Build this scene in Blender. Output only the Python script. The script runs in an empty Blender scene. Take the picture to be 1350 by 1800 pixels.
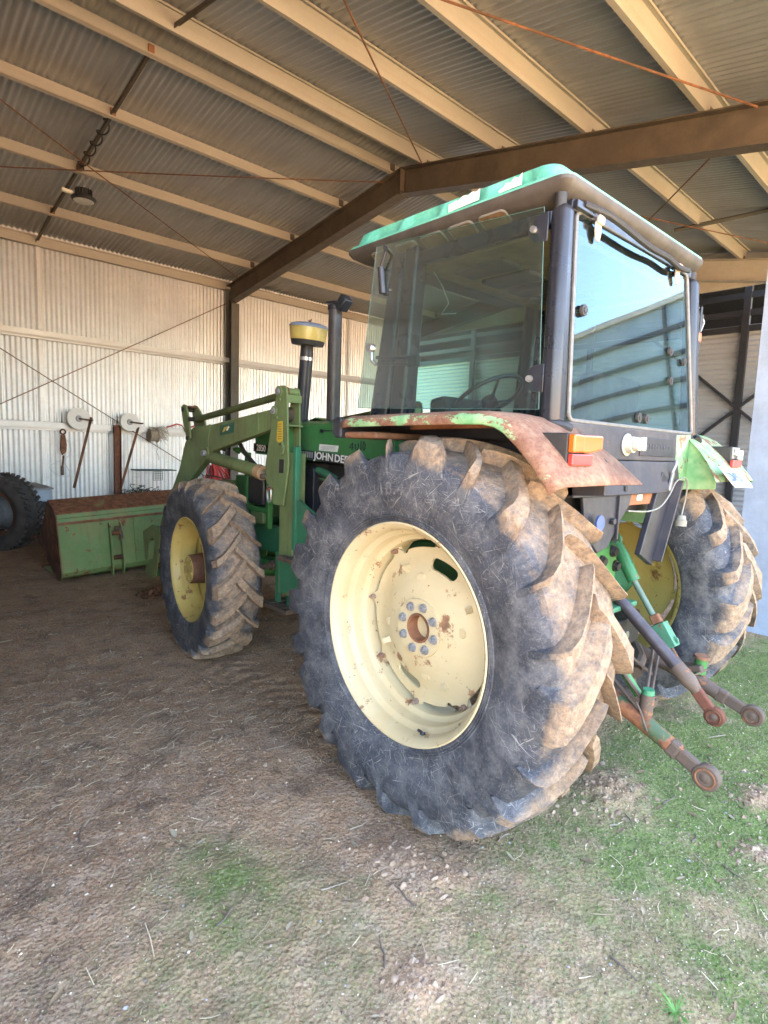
import bpy, bmesh, math, random
import numpy as np
from mathutils import Vector, Matrix, noise as mnoise

# ------------------------------------------------------------------ camera, sky, sun, exposure
SC = bpy.context.scene
COL = SC.collection
rad = math.radians


def cam_matrix(pos, yaw, pitch, roll):
    cy, sy, cp, sp = math.cos(yaw), math.sin(yaw), math.cos(pitch), math.sin(pitch)
    fw = Vector((sy * cp, cy * cp, sp)); r = Vector((cy, -sy, 0)); u = r.cross(fw)
    c, s = math.cos(roll), math.sin(roll)
    r2 = r * c + u * s; u2 = u * c - r * s
    m = Matrix.Identity(4)
    for i in range(3):
        m[i][0], m[i][1], m[i][2], m[i][3] = r2[i], u2[i], -fw[i], pos[i]
    return m


cd = bpy.data.cameras.new('camera')
cd.sensor_fit = 'HORIZONTAL'; cd.sensor_width = 36.0; cd.lens = 36.0 * 1010.94 / 1350
cd.clip_start = 0.05; cd.clip_end = 2000
cam = bpy.data.objects.new('camera', cd); COL.objects.link(cam)
cam.matrix_world = cam_matrix((-2.691, -1.649, 1.569), .7409, -.1097, .0357)
SC.camera = cam

SUN_EL, SUN_AZ = rad(64), rad(8)          # azimuth from +Y towards +X (behind the shed)
w = bpy.data.worlds.new('World'); SC.world = w; w.use_nodes = True
nt = w.node_tree
sky = nt.nodes.new('ShaderNodeTexSky'); sky.sky_type = 'NISHITA'; sky.sun_disc = False
sky.sun_elevation = SUN_EL; sky.sun_rotation = SUN_AZ; sky.air_density = 1.0; sky.dust_density = 1.8; sky.ozone_density = 1.0
bg = nt.nodes['Background']; bg.inputs['Strength'].default_value = 0.13
nt.links.new(sky.outputs[0], bg.inputs[0])
sl = bpy.data.lights.new('sun', 'SUN'); sl.energy = 5.0; sl.angle = rad(.53); sl.color = (1, .95, .88)
so = bpy.data.objects.new('sun', sl); COL.objects.link(so)
sd = Vector((math.sin(SUN_AZ) * math.cos(SUN_EL), math.cos(SUN_AZ) * math.cos(SUN_EL), math.sin(SUN_EL)))
so.rotation_euler = (-sd).to_track_quat('-Z', 'Y').to_euler(); so.location = sd * 60

SC.view_settings.view_transform = 'Standard'; SC.view_settings.look = 'None'
SC.view_settings.exposure = 4.5; SC.view_settings.gamma = 1.0
SC.view_settings.use_white_balance = True; SC.view_settings.white_balance_temperature = 7500; SC.view_settings.white_balance_tint = 11
SC.render.engine = 'CYCLES'
cy_ = SC.cycles
cy_.max_bounces = 10; cy_.diffuse_bounces = 6; cy_.glossy_bounces = 4; cy_.transparent_max_bounces = 16; cy_.transmission_bounces = 6
cy_.sample_clamp_indirect = 6.0; cy_.use_denoising = True; cy_.caustics_reflective = False; cy_.caustics_refractive = False

# ------------------------------------------------------------------ helpers
rng = random.Random(7)
NR = np.random.default_rng(11)


class MB:
    """collects geometry for ONE mesh object"""

    def __init__(s):
        s.v = []; s.f = []; s.m = []; s.cur = 0; s.T = None

    def add(s, vs, fs):
        b = len(s.v)
        if s.T is not None:
            vs = [tuple(s.T @ Vector(p)) for p in vs]
        s.v.extend([tuple(p) for p in vs])
        for f in fs:
            s.f.append(tuple(i + b for i in f)); s.m.append(s.cur)
        return s

    def box(s, x0, x1, y0, y1, z0, z1):
        return s.add([(x0, y0, z0), (x1, y0, z0), (x1, y1, z0), (x0, y1, z0), (x0, y0, z1), (x1, y0, z1), (x1, y1, z1), (x0, y1, z1)],
                     [(3, 2, 1, 0), (4, 5, 6, 7), (0, 1, 5, 4), (1, 2, 6, 5), (2, 3, 7, 6), (3, 0, 4, 7)])

    def obox(s, c, size, rot=(0, 0, 0)):
        from mathutils import Euler
        R = Euler(rot).to_matrix(); hx, hy, hz = [q / 2 for q in size]; c = Vector(c)
        vs = [tuple(c + R @ Vector((a * hx, b * hy, d * hz))) for d in (-1, 1) for a, b in ((-1, -1), (1, -1), (1, 1), (-1, 1))]
        return s.add(vs, [(3, 2, 1, 0), (4, 5, 6, 7), (0, 1, 5, 4), (1, 2, 6, 5), (2, 3, 7, 6), (3, 0, 4, 7)])

    def bar(s, p0, p1, w, h, up=(0, 0, 1)):
        """box bar from p0 to p1, w across, h along 'up'"""
        p0, p1 = Vector(p0), Vector(p1); d = (p1 - p0).normalized(); u = Vector(up)
        a = d.cross(u).normalized() * (w / 2); b = a.cross(d).normalized() * (h / 2)
        vs = [p + i * a + j * b for p in (p0, p1) for i, j in ((-1, -1), (1, -1), (1, 1), (-1, 1))]
        return s.add(vs, [(0, 1, 2, 3), (7, 6, 5, 4), (0, 4, 5, 1), (1, 5, 6, 2), (2, 6, 7, 3), (3, 7, 4, 0)])

    def cyl(s, p0, p1, r0, r1=None, n=16, caps=True):
        r1 = r0 if r1 is None else r1
        p0, p1 = Vector(p0), Vector(p1); d = (p1 - p0).normalized()
        a = d.orthogonal().normalized(); b = d.cross(a)
        vs = []
        for p, r in ((p0, r0), (p1, r1)):
            for i in range(n):
                t = 2 * math.pi * i / n; vs.append(p + (a * math.cos(t) + b * math.sin(t)) * r)
        fs = [(i, (i + 1) % n, n + (i + 1) % n, n + i) for i in range(n)]
        if caps: fs += [tuple(range(n - 1, -1, -1)), tuple(range(n, 2 * n))]
        return s.add(vs, fs)

    def tube(s, pts, r, n=8, caps=True):
        pts = [Vector(p) for p in pts]; rs = r if isinstance(r, (list, tuple)) else [r] * len(pts)
        vs = []; fs = []; a = None
        for i, p in enumerate(pts):
            d = (pts[min(i + 1, len(pts) - 1)] - pts[max(i - 1, 0)]).normalized()
            a = d.orthogonal().normalized() if a is None else (a - d * a.dot(d)).normalized()
            b = d.cross(a)
            for k in range(n):
                t = 2 * math.pi * k / n; vs.append(p + (a * math.cos(t) + b * math.sin(t)) * rs[i])
        for i in range(len(pts) - 1):
            for k in range(n):
                fs.append((i * n + k, i * n + (k + 1) % n, (i + 1) * n + (k + 1) % n, (i + 1) * n + k))
        if caps: fs += [tuple(range(n - 1, -1, -1)), tuple(range((len(pts) - 1) * n, len(pts) * n))]
        return s.add(vs, fs)

    def prism(s, poly, a, b, axis='x'):
        """polygon extruded along an axis; poly is (y,z) for x, (x,z) for y, (x,y) for z"""
        def P(p, t):
            return (t, p[0], p[1]) if axis == 'x' else ((p[0], t, p[1]) if axis == 'y' else (p[0], p[1], t))
        n = len(poly)
        vs = [P(p, a) for p in poly] + [P(p, b) for p in poly]
        ar = sum(poly[i][0] * poly[(i + 1) % n][1] - poly[(i + 1) % n][0] * poly[i][1] for i in range(n))
        fl = (ar > 0) == (b > a)
        if axis == 'y': fl = not fl
        fs = [tuple(range(n)), tuple(range(2 * n - 1, n - 1, -1))] + [(i, i + n, (i + 1) % n + n, (i + 1) % n) for i in range(n)]
        if fl: fs = [tuple(reversed(f)) for f in fs]
        return s.add(vs, fs)

    def lathe(s, prof, n=48, c=(0, 0, 0), axis='x', closed=False):
        """profile (t along axis, r)"""
        vs = []; fs = []; m = len(prof)
        for i in range(n):
            a = 2 * math.pi * i / n; ca, sa = math.cos(a), math.sin(a)
            for t, r in prof:
                p = (t, r * ca, r * sa) if axis == 'x' else ((r * ca, r * sa, t) if axis == 'z' else (r * sa, t, r * ca))
                vs.append((p[0] + c[0], p[1] + c[1], p[2] + c[2]))
        for i in range(n):
            j = (i + 1) % n
            for k in range(m if closed else m - 1):
                l = (k + 1) % m
                fs.append((i * m + k, i * m + l, j * m + l, j * m + k))
        return s.add(vs, fs)

    def ring(s, R, r, c, axis='x', n=32, k=8):
        return s.lathe([(r * math.cos(2 * math.pi * i / k), R + r * math.sin(2 * math.pi * i / k)) for i in range(k)], n, c, axis, True)

    def grid(s, fn, nu, nv):
        vs = [fn(i / nu, j / nv) for j in range(nv + 1) for i in range(nu + 1)]
        fs = [(j * (nu + 1) + i, j * (nu + 1) + i + 1, (j + 1) * (nu + 1) + i + 1, (j + 1) * (nu + 1) + i) for j in range(nv) for i in range(nu)]
        return s.add(vs, fs)

    def stube(s, pts, r, n=8, k=6):
        """tube along a Catmull-Rom curve through the points"""
        p = [Vector(q) for q in pts]; p = [p[0] * 2 - p[1]] + p + [p[-1] * 2 - p[-2]]; out = []
        for i in range(1, len(p) - 2):
            for j in range(k):
                t = j / k; a, b, c, d = p[i - 1:i + 3]
                out.append(.5 * ((2 * b) + (c - a) * t + (2 * a - 5 * b + 4 * c - d) * t * t + (3 * b - a - 3 * c + d) * t ** 3))
        return s.tube(out + [p[-2]], r, n)

    def mesh(s, name):
        me = bpy.data.meshes.new(name)
        me.from_pydata(s.v, [], s.f)
        return me

    def build(s, name, mat, parent=None, smooth=35, bevel=0, fix=True, seg=2):
        me = s.mesh(name)
        mats = mat if isinstance(mat, (list, tuple)) else [mat]
        for q in mats: me.materials.append(q)
        if len(mats) > 1: me.polygons.foreach_set('material_index', s.m)
        if fix:
            bm = bmesh.new(); bm.from_mesh(me); bmesh.ops.recalc_face_normals(bm, faces=bm.faces); bm.to_mesh(me); bm.free()
        if smooth:
            me.polygons.foreach_set('use_smooth', [True] * len(me.polygons))
            me.set_sharp_from_angle(angle=rad(smooth))
        me.update()
        return link(name, me, parent, bevel, seg)


def link(name, me, parent=None, bevel=0, seg=2):
    o = bpy.data.objects.new(name, me); COL.objects.link(o)
    if parent is not None: o.parent = parent
    if bevel:
        b = o.modifiers.new('bevel', 'BEVEL'); b.width = bevel; b.segments = seg; b.limit_method = 'ANGLE'; b.angle_limit = rad(40)
        b.harden_normals = False
    return o


def tag(o, label=None, cat=None, group=None, kind=None):
    if label: o['label'] = label
    if cat: o['category'] = cat
    if group: o['group'] = group
    if kind: o['kind'] = kind
    return o


def empty(name, loc=(0, 0, 0), rz=0, label=None, cat=None, group=None):
    o = bpy.data.objects.new(name, None); COL.objects.link(o)
    o.location = loc; o.rotation_euler = (0, 0, rz); o.empty_display_size = .1
    return tag(o, label, cat, group)


def text_mesh(body, size, extrude=.0008, spacing=1.0, bold=0.0):
    cu = bpy.data.curves.new('text', 'FONT'); cu.body = body; cu.size = size; cu.extrude = extrude; cu.resolution_u = 3
    cu.align_x = 'LEFT'; cu.space_character = spacing; cu.offset = bold
    o = bpy.data.objects.new('text', cu); COL.objects.link(o)
    dg = bpy.context.evaluated_depsgraph_get()
    me = bpy.data.meshes.new_from_object(o.evaluated_get(dg))
    bpy.data.objects.remove(o); bpy.data.curves.remove(cu)
    return me


def text_part(name, body, size, M, mat, parent, spacing=1.0, sx=1.0, bold=0.0):
    me = text_mesh(body, size, .0008, spacing, bold)
    me.transform(M @ Matrix.Diagonal((sx, 1, 1, 1)))
    me.materials.clear(); me.materials.append(mat)
    return link(name, me, parent)


def frame_mat(o, ux, uy):
    """matrix with local x = ux, y = uy at origin o"""
    ux, uy = Vector(ux).normalized(), Vector(uy).normalized(); uz = ux.cross(uy)
    m = Matrix.Identity(4)
    for i in range(3): m[i][0], m[i][1], m[i][2], m[i][3] = ux[i], uy[i], uz[i], o[i]
    return m

# ------------------------------------------------------------------ materials
class NT:
    def __init__(s, name):
        s.mat = bpy.data.materials.new(name); s.mat.use_nodes = True
        s.t = s.mat.node_tree; s.b = s.t.nodes['Principled BSDF']; s.out = s.t.nodes['Material Output']
        s.tc = s.t.nodes.new('ShaderNodeTexCoord'); s.co = s.tc.outputs['Object']

    def n(s, typ, **kw):
        d = s.t.nodes.new('ShaderNode' + typ)
        for k, v in kw.items():
            if hasattr(d, k): setattr(d, k, v)
        return d

    def l(s, a, b): s.t.links.new(a, b)

    def setin(s, sock, v):
        if isinstance(v, bpy.types.NodeSocket): s.l(v, sock)
        else: sock.default_value = v

    def map(s, scale=(1, 1, 1), rot=(0, 0, 0), loc=(0, 0, 0), co=None):
        m = s.n('Mapping'); s.l(co or s.co, m.inputs[0]); m.inputs['Scale'].default_value = scale; m.inputs['Rotation'].default_value = rot; m.inputs['Location'].default_value = loc
        return m.outputs[0]

    def noise(s, scale, detail=6, rough=.6, co=None, dist=0):
        d = s.n('TexNoise'); s.l(co or s.co, d.inputs['Vector']); d.inputs['Scale'].default_value = scale; d.inputs['Detail'].default_value = detail
        d.inputs['Roughness'].default_value = rough; d.inputs['Distortion'].default_value = dist
        return d.outputs['Fac']

    def voro(s, scale, co=None, feature='F1'):
        d = s.n('TexVoronoi', feature=feature); s.l(co or s.co, d.inputs['Vector']); d.inputs['Scale'].default_value = scale
        return d.outputs['Distance']

    def ramp(s, f, a, b, lo=0., hi=1.):
        d = s.n('MapRange'); d.clamp = True; s.l(f, d.inputs[0])
        for i, v in zip((1, 2, 3, 4), (a, b, lo, hi)): d.inputs[i].default_value = v
        return d.outputs[0]

    def mix(s, f, a, b):
        d = s.n('Mix', data_type='RGBA'); s.setin(d.inputs[0], f)
        s.setin(d.inputs[6], a if isinstance(a, bpy.types.NodeSocket) else (*a, 1)); s.setin(d.inputs[7], b if isinstance(b, bpy.types.NodeSocket) else (*b, 1))
        return d.outputs[2]

    def math(s, op, a, b=0.0, c=0.0):
        d = s.n('Math', operation=op); s.setin(d.inputs[0], a); s.setin(d.inputs[1], b); s.setin(d.inputs[2], c); return d.outputs[0]

    def sep(s, co=None):
        d = s.n('SeparateXYZ'); s.l(co or s.co, d.inputs[0]); return d.outputs

    def bump(s, h, strength=.3, dist=.01):
        d = s.n('Bump'); d.inputs['Strength'].default_value = strength; d.inputs['Distance'].default_value = dist; s.l(h, d.inputs['Height'])
        s.l(d.outputs[0], s.b.inputs['Normal']); return d

    def fin(s, col=None, rough=None, metal=None, spec=None):
        if col is not None: s.setin(s.b.inputs['Base Color'], col if isinstance(col, bpy.types.NodeSocket) else (*col, 1))
        if rough is not None: s.setin(s.b.inputs['Roughness'], rough)
        if metal is not None: s.setin(s.b.inputs['Metallic'], metal)
        if spec is not None: s.setin(s.b.inputs['Specular IOR Level'], spec)
        return s.mat


def mul(c, k): return tuple(min(1, x * k) for x in c)


RUST_A, RUST_B = (.10, .035, .02), (.30, .125, .06)


def rusty(m, scale=9):
    return m.mix(m.ramp(m.noise(scale, 8, .7), .35, .65), RUST_A, RUST_B)


def paint(name, base, rust=.15, dirt=.35, rough=.5, rs=7, dirtcol=(.30, .23, .165), faded=None, metal=0., chips=True, bumpk=.15):
    m = NT(name)
    c = m.mix(m.ramp(m.noise(2.3, 5), .3, .7), mul(base, .78), faded or mul(base, 1.18))
    c = m.mix(m.ramp(m.noise(38, 4, .7), .35, .75, 0, .28), c, mul(base, .55))
    if dirt:
        d = m.math('MULTIPLY', m.ramp(m.noise(3.1, 9, .68, m.map(loc=(4, 2, 7))), .45, .72), dirt)
        c = m.mix(d, c, dirtcol)
        st = m.ramp(m.noise(9, 6, .6, m.map((3, 3, .35))), .52, .75, 0, dirt * .8)
        c = m.mix(st, c, mul(dirtcol, .55))
    r_ = m.noise(rs, 12, .72)
    k = m.ramp(r_, .74 - rust * .55, .77 - rust * .55)
    c = m.mix(k, c, rusty(m, 16))
    m.bump(m.math('ADD', m.math('MULTIPLY', k, -.5), m.math('MULTIPLY', m.noise(90, 4), .5)), bumpk, .004)
    rr = m.ramp(m.noise(14, 5), .3, .8, rough - .08, rough + .18)
    return m.fin(c, m.math('MAXIMUM', rr, m.math('MULTIPLY', k, .85)), metal)


def plain(name, base, rough=.6, metal=0., var=.2, scale=12, bumpk=0., bs=60):
    m = NT(name)
    c = m.mix(m.ramp(m.noise(scale, 7, .65), .3, .7), mul(base, 1 - var), mul(base, 1 + var))
    if bumpk: m.bump(m.noise(bs, 5), bumpk, .004)
    return m.fin(c, m.ramp(m.noise(scale * 1.7, 4), .3, .7, rough - .07, rough + .07), metal)


def rust_mat(name, dust=.25, scale=9, base=None):
    m = NT(name)
    c = rusty(m, scale)
    if base: c = m.mix(m.ramp(m.noise(4, 8), .35, .65), c, base)
    c = m.mix(m.ramp(m.noise(3, 7, .65, m.map(loc=(3, 5, 1))), .4, .75, 0, dust), c, (.40, .29, .20))
    m.bump(m.noise(70, 6, .7), .35, .004)
    return m.fin(c, .82, .15)


MAT = {}
G = dict(green=(.045, .20, .055), arm=(.165, .235, .095), teal=(.03, .20, .105), mint=(.085, .48, .36))
MAT['green'] = paint('green_paint', G['green'], .12, .45, .42, dirtcol=(.10, .09, .055))
MAT['hoodgreen'] = paint('hood_green_paint', (.04, .21, .065), .05, .35, .38, dirtcol=(.12, .12, .07))
MAT['arm'] = paint('faded_arm_green', G['arm'], .10, .55, .5, dirtcol=(.13, .10, .05))
MAT['teal'] = paint('bluish_green_paint', G['teal'], .10, .35, .45, dirtcol=(.12, .13, .09))
MAT['bucket'] = paint('bucket_green', (.135, .24, .085), .29, .6, .55, rs=6, dirtcol=(.27, .22, .09))
MAT['black'] = plain('black_paint', (.022, .023, .03), .42, 0, .35, 9, .12)
MAT['blackrust'] = paint('worn_black_paint', (.03, .031, .042), .22, .35, .5, rs=6, dirtcol=(.16, .13, .11))
MAT['blackplastic'] = plain('black_plastic', (.028, .027, .027), .55, 0, .25, 20, .2)
MAT['rubberseal'] = plain('rubber_seal', (.02, .02, .022), .6)
MAT['dark'] = plain('greasy_dark_metal', (.03, .027, .025), .55, .3, .5, 8, .5, 40)
MAT['chrome'] = plain('worn_steel', (.5, .5, .5), .35, .9, .2, 20)
MAT['galv'] = plain('galvanised_bolt', (.30, .31, .33), .5, .5, .4, 40)
MAT['rust'] = rust_mat('rusted_steel')
MAT['rustdark'] = rust_mat('dark_rust', .1, 6, (.045, .02, .014))
MAT['rustred'] = rust_mat('red_oxide_steel', .12, 7, (.12, .035, .025))
MAT['hitchrust'] = paint('worn_hitch_steel', (.105, .075, .06), .30, .55, .7, rs=16, dirtcol=(.20, .15, .11), metal=.15, bumpk=.5)
MAT['exhaust'] = plain('exhaust_paint', (.075, .068, .068), .5, .35, .3, 6)
MAT['white'] = plain('white_print', (.75, .75, .72), .55, 0, .12, 30)
MAT['yellowlabel'] = plain('yellow_sticker', (.62, .42, .05), .5, 0, .15, 30)
MAT['interior'] = plain('cab_trim', (.05, .048, .045), .75, 0, .3, 15, .2)
MAT['liner'] = plain('headliner_foam', (.20, .145, .085), .9, 0, .35, 10, .4)
MAT['amber'] = None


def lens_mat(name, col):
    m = NT(name)
    st = m.n('TexWave', bands_direction='Z'); m.l(m.co, st.inputs[0]); st.inputs['Scale'].default_value = 90
    m.bump(st.outputs['Fac'], .25, .003)
    c = m.mix(m.ramp(m.noise(20, 6), .35, .75), col, mul(col, 1.25))
    m.b.inputs['Coat Weight'].default_value = .6
    m.b.inputs['Subsurface Weight'].default_value = .15; m.b.inputs['Subsurface Radius'].default_value = (.03, .015, .005)
    return m.fin(c, .3)


MAT['amber'] = lens_mat('amber_lens', (.52, .10, .008))
MAT['redlens'] = lens_mat('red_lens', (.42, .03, .025))


def glass_mat(name, tint, dust=.07, ior=1.6, gloss=(1, 1, 1), streak=True, rough=.02):
    """thin pane: tinted transmission, mirror reflection by Fresnel, dust film"""
    m = NT(name); t = m.t
    tr = m.n('BsdfTransparent'); tr.inputs[0].default_value = (*tint, 1)
    gl = m.n('BsdfGlossy'); gl.inputs['Roughness'].default_value = rough; gl.inputs[0].default_value = (*gloss, 1)
    fr = m.n('Fresnel'); fr.inputs['IOR'].default_value = ior
    wv = m.n('Bump'); wv.inputs['Strength'].default_value = .02; wv.inputs['Distance'].default_value = .02
    m.l(m.noise(2.2, 1, .4), wv.inputs['Height']); m.l(wv.outputs[0], gl.inputs['Normal'])
    mx = m.n('MixShader'); m.l(fr.outputs[0], mx.inputs[0]); m.l(tr.outputs[0], mx.inputs[1]); m.l(gl.outputs[0], mx.inputs[2])
    df = m.n('BsdfDiffuse'); df.inputs[0].default_value = (.42, .44, .40, 1)
    d = m.ramp(m.noise(5, 9, .7), .35, .8, dust * .3, dust * 1.6)
    if streak:
        d = m.math('ADD', d, m.ramp(m.noise(22, 4, .6, m.map((1, 1, .06))), .6, .78, 0, dust * 2.2))
    d = m.math('ADD', d, m.ramp(m.noise(160, 2, .5), .70, .76, 0, dust * 3.5))
    m2 = m.n('MixShader'); m.l(d, m2.inputs[0]); m.l(mx.outputs[0], m2.inputs[1]); m.l(df.outputs[0], m2.inputs[2])
    m.l(m2.outputs[0], m.out.inputs[0])
    return m.mat


MAT['glass'] = glass_mat('tinted_side_glass', (.36, .58, .53), .03, 1.40, rough=.065)
MAT['reargl'] = glass_mat('rear_glass', (.42, .58, .56), .02, 1.75, (.62, .88, 1))


def fender_mat(name, green, edge_x):
    """oxidised fender with mint paint flakes left along the rolled edge"""
    m = NT(name)
    a = m.mix(m.ramp(m.noise(6, 9, .7), .32, .68), (.16, .07, .042), (.32, .175, .115))
    a = m.mix(m.ramp(m.noise(60, 6, .78), .42, .66, 0, .65), a, (.095, .036, .022))
    a = m.mix(m.ramp(m.noise(24, 8, .7, m.map((1, .4, 1))), .50, .66, 0, .40), a, (.40, .27, .18))
    xs = m.math('ABSOLUTE', m.sep()[0])
    e = m.ramp(xs, edge_x - .02, edge_x + .004, 0, .17)
    k = m.math('ADD', m.noise(11, 12, .74, m.map((1, .5, 1))), e)
    g = m.ramp(k, .76 - green, .785 - green)
    gc = m.mix(m.ramp(m.noise(13, 6), .35, .7), (.14, .36, .17), (.36, .53, .30))
    c = m.mix(g, a, gc)
    m.bump(m.math('ADD', g, m.math('MULTIPLY', m.noise(120, 5), .6)), .25, .003)
    return m.fin(c, m.ramp(g, 0, 1, .8, .5))


MAT['fenderL'] = fender_mat('oxidised_fender', .07, 1.012)
MAT['fenderR'] = fender_mat('flaking_green_fender', .31, 1.0)


def tyre_mat(name, R, mud=.5, rear_bias=.25, crown=.24, dust=.42):
    m = NT(name)
    x, y, z = m.sep()
    rr = m.math('SQRT', m.math('ADD', m.math('POWER', y, 2.), m.math('POWER', z, 2.)))
    base = m.mix(m.ramp(m.noise(6, 9, .7), .34, .66), (.020, .023, .030), (.062, .069, .088))
    # dry scuffs: many fine pale hair lines in all directions
    tot = None
    for i, (ang, sc) in enumerate(((.2, 1.0), (.9, .8), (1.6, 1.2), (2.3, .9), (2.8, 1.1), (1.2, 1.5), (.5, 1.4), (1.9, .7))):
        co = m.map((1, 1, 1), (ang, 0, 0), (i * 3.1, i * 1.7, 0))
        co2 = m.map((20, 170, 9), (0, 0, 0), (0, 0, 0), co)
        f = m.ramp(m.noise(sc, 2, .5, co2, 1.1), .665, .72)
        tot = f if tot is None else m.math('MAXIMUM', tot, f)
    sc = m.math('MULTIPLY', tot, m.ramp(m.noise(3.2, 7, .7), .42, .64, .0, .85))
    c = m.mix(sc, base, (.36, .355, .345))
    haze = m.ramp(m.noise(10, 6, .72, m.map((1, 1, 1), loc=(9, 3, 1))), .46, .70, 0, dust)
    c = m.mix(haze, c, (.23, .228, .225))
    fine = m.ramp(m.noise(85, 6, .78), .52, .72, 0, .38)
    c = m.mix(fine, c, (.27, .26, .245))
    # dried mud, thickest on the tread crown and the upper rear of the wheel
    cr = m.ramp(rr, R * .84, R * .955, -.34, crown)
    yb = m.ramp(m.math('ADD', m.math('MULTIPLY', y, -1.), m.math('MULTIPLY', z, .75)), -R * .5, R * .95, -rear_bias, rear_bias)
    k = m.math('ADD', m.math('ADD', m.noise(5.5, 10, .72), cr), yb)
    k1 = m.ramp(k, .60 - mud * .25, .84 - mud * .25)
    k1 = m.math('MULTIPLY', k1, m.ramp(m.noise(40, 7, .72), .30, .58, .25, 1))
    mc = m.mix(m.ramp(m.noise(23, 8, .7), .35, .7), (.27, .18, .115), (.47, .345, .235))
    c = m.mix(k1, c, mc)
    m.bump(m.math('ADD', m.math('MULTIPLY', m.math('MULTIPLY', m.noise(60, 9, .78), k1), 1.3), m.math('MULTIPLY', m.noise(120, 4), .3)), .75, .008)
    return m.fin(c, m.ramp(k1, 0, 1, .60, .95), 0, .35)


MAT['rtyre'] = [tyre_mat('rear_tyre_rubber', .83, .24, .26, .22), tyre_mat('rear_lug_crown', .83, .80, .14, .24), tyre_mat('rear_lug_flank', .83, .02, .30, .22)]
MAT['rtyre2'] = [tyre_mat('right_tyre_rubber', .765, -.35, .12, .16, .6), tyre_mat('right_lug_crown', .765, .55, .10, .24, .6), tyre_mat('right_lug_flank', .765, -.3, .10, .2, .6)]
MAT['ftyre'] = [tyre_mat('front_tyre_rubber', .665, .40, .10, .18, .6), tyre_mat('front_lug_crown', .665, 1.25, .05, .24), tyre_mat('front_lug_flank', .665, .7, .08, .2)]


def rim_mat(name, base, rust=.1):
    m = NT(name)
    c = m.mix(m.ramp(m.noise(2.6, 5), .3, .7), mul(base, .86), mul(base, 1.08))
    x, y, z = m.sep()
    st = m.ramp(m.noise(3.2, 8, .6), .50, .72, 0, .5)
    c = m.mix(st, c, (base[0] * .80, base[1] * .66, base[2] * .5))
    k = m.ramp(m.noise(30, 10, .68), .70 - rust * .4, .72 - rust * .4)
    k2 = m.math('MULTIPLY', m.ramp(m.noise(9, 9, .7, m.map(loc=(1, 8, 4))), .63 - rust * .4, .68 - rust * .4), .85)
    kk = m.math('MAXIMUM', k, k2)
    c = m.mix(kk, c, rusty(m, 22))
    m.bump(m.math('ADD', m.math('MULTIPLY', kk, -1), m.math('MULTIPLY', m.noise(45, 4), .4)), .18, .003)
    return m.fin(c, m.ramp(kk, 0, 1, .42, .85))


MAT['cream'] = rim_mat('cream_rim_paint', (.55, .47, .30), .12)
MAT['yellow'] = rim_mat('yellow_rim_paint', (.50, .39, .13), .14)


def zinc(name, base, dirt, metal=.35, rough=.42, rustk=.05, streak_axis=2, dirtcol=(.33, .24, .15)):
    m = NT(name)
    c = m.mix(m.ramp(m.noise(1.3, 6), .3, .7), mul(base, .9), mul(base, 1.08))
    c = m.mix(m.ramp(m.voro(28), .1, .6, 0, .14), c, mul(base, .7))
    s_ = [6, 6, 6]; s_[streak_axis] = .3
    c = m.mix(m.ramp(m.noise(1.6, 8, .7, m.map(tuple(s_))), .48, .8, 0, dirt), c, dirtcol)
    k = m.ramp(m.noise(2.2, 10, .72, m.map(loc=(2, 7, 3))), .72 - rustk, .8 - rustk, 0, .75)
    c = m.mix(k, c, (.23, .12, .07))
    m.bump(m.noise(30, 5), .06, .003)
    return m.fin(c, m.ramp(m.noise(5, 5), .3, .7, rough - .08, rough + .12), metal)


MAT['wall'] = zinc('galvanised_wall_sheet', (.76, .765, .77), .22, .72, .38)
MAT['roof'] = zinc('dusty_roof_sheet', (.42, .425, .43), .36, .6, .40, .0, 1, (.20, .155, .115))
MAT['purlin'] = zinc('galvanised_purlin', (.42, .38, .325), .4, .10, .5, .02, 0, (.32, .21, .115))
MAT['girt'] = zinc('galvanised_girt', (.66, .66, .66), .3, .25, .42, .03, 0)
MAT['rafter'] = paint('brown_rafter_paint', (.088, .068, .052), .03, .4, .6, rs=5, dirtcol=(.20, .15, .10))
MAT['column'] = paint('dark_column_paint', (.10, .095, .085), .04, .35, .6, dirtcol=(.17, .14, .11))
MAT['bluepost'] = paint('blue_grey_post_paint', (.33, .40, .52), .03, .2, .5, rs=4, dirtcol=(.30, .30, .30))
MAT['rod'] = rust_mat('rusty_rod', .1, 14, (.10, .05, .03))
# ------------------------------------------------------------------ ground
def vnoise(x, y, seed=0):
    xi = np.floor(x).astype(np.int64); yi = np.floor(y).astype(np.int64); xf = x - xi; yf = y - yi
    def h(a, b):
        n = (a * 374761393 + b * 668265263 + seed * 974634777) & 0xFFFFFFFF
        n = ((n ^ (n >> 13)) * 1274126177) & 0xFFFFFFFF
        return ((n ^ (n >> 16)) & 0xFFFF) / 65535.0
    u = xf * xf * (3 - 2 * xf); v = yf * yf * (3 - 2 * yf)
    return (h(xi, yi) * (1 - u) + h(xi + 1, yi) * u) * (1 - v) + (h(xi, yi + 1) * (1 - u) + h(xi + 1, yi + 1) * u) * v


def fbm(x, y, oct=5, seed=0, g=.5):
    t = 0; a = 1; s = 0
    for i in range(oct):
        t = t + a * vnoise(x * 2 ** i + 17.3 * i, y * 2 ** i - 9.1 * i, seed + i); s += a; a *= g
    return t / s


def sst(e0, e1, x):
    t = np.clip((x - e0) / (e1 - e0), 0, 1); return t * t * (3 - 2 * t)


def gauss(x, y, cx, cy, sx, sy, rot=0):
    c, s = math.cos(rot), math.sin(rot); dx, dy = x - cx, y - cy
    return np.exp(-(((dx * c + dy * s) / sx) ** 2 + ((-dx * s + dy * c) / sy) ** 2))


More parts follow.
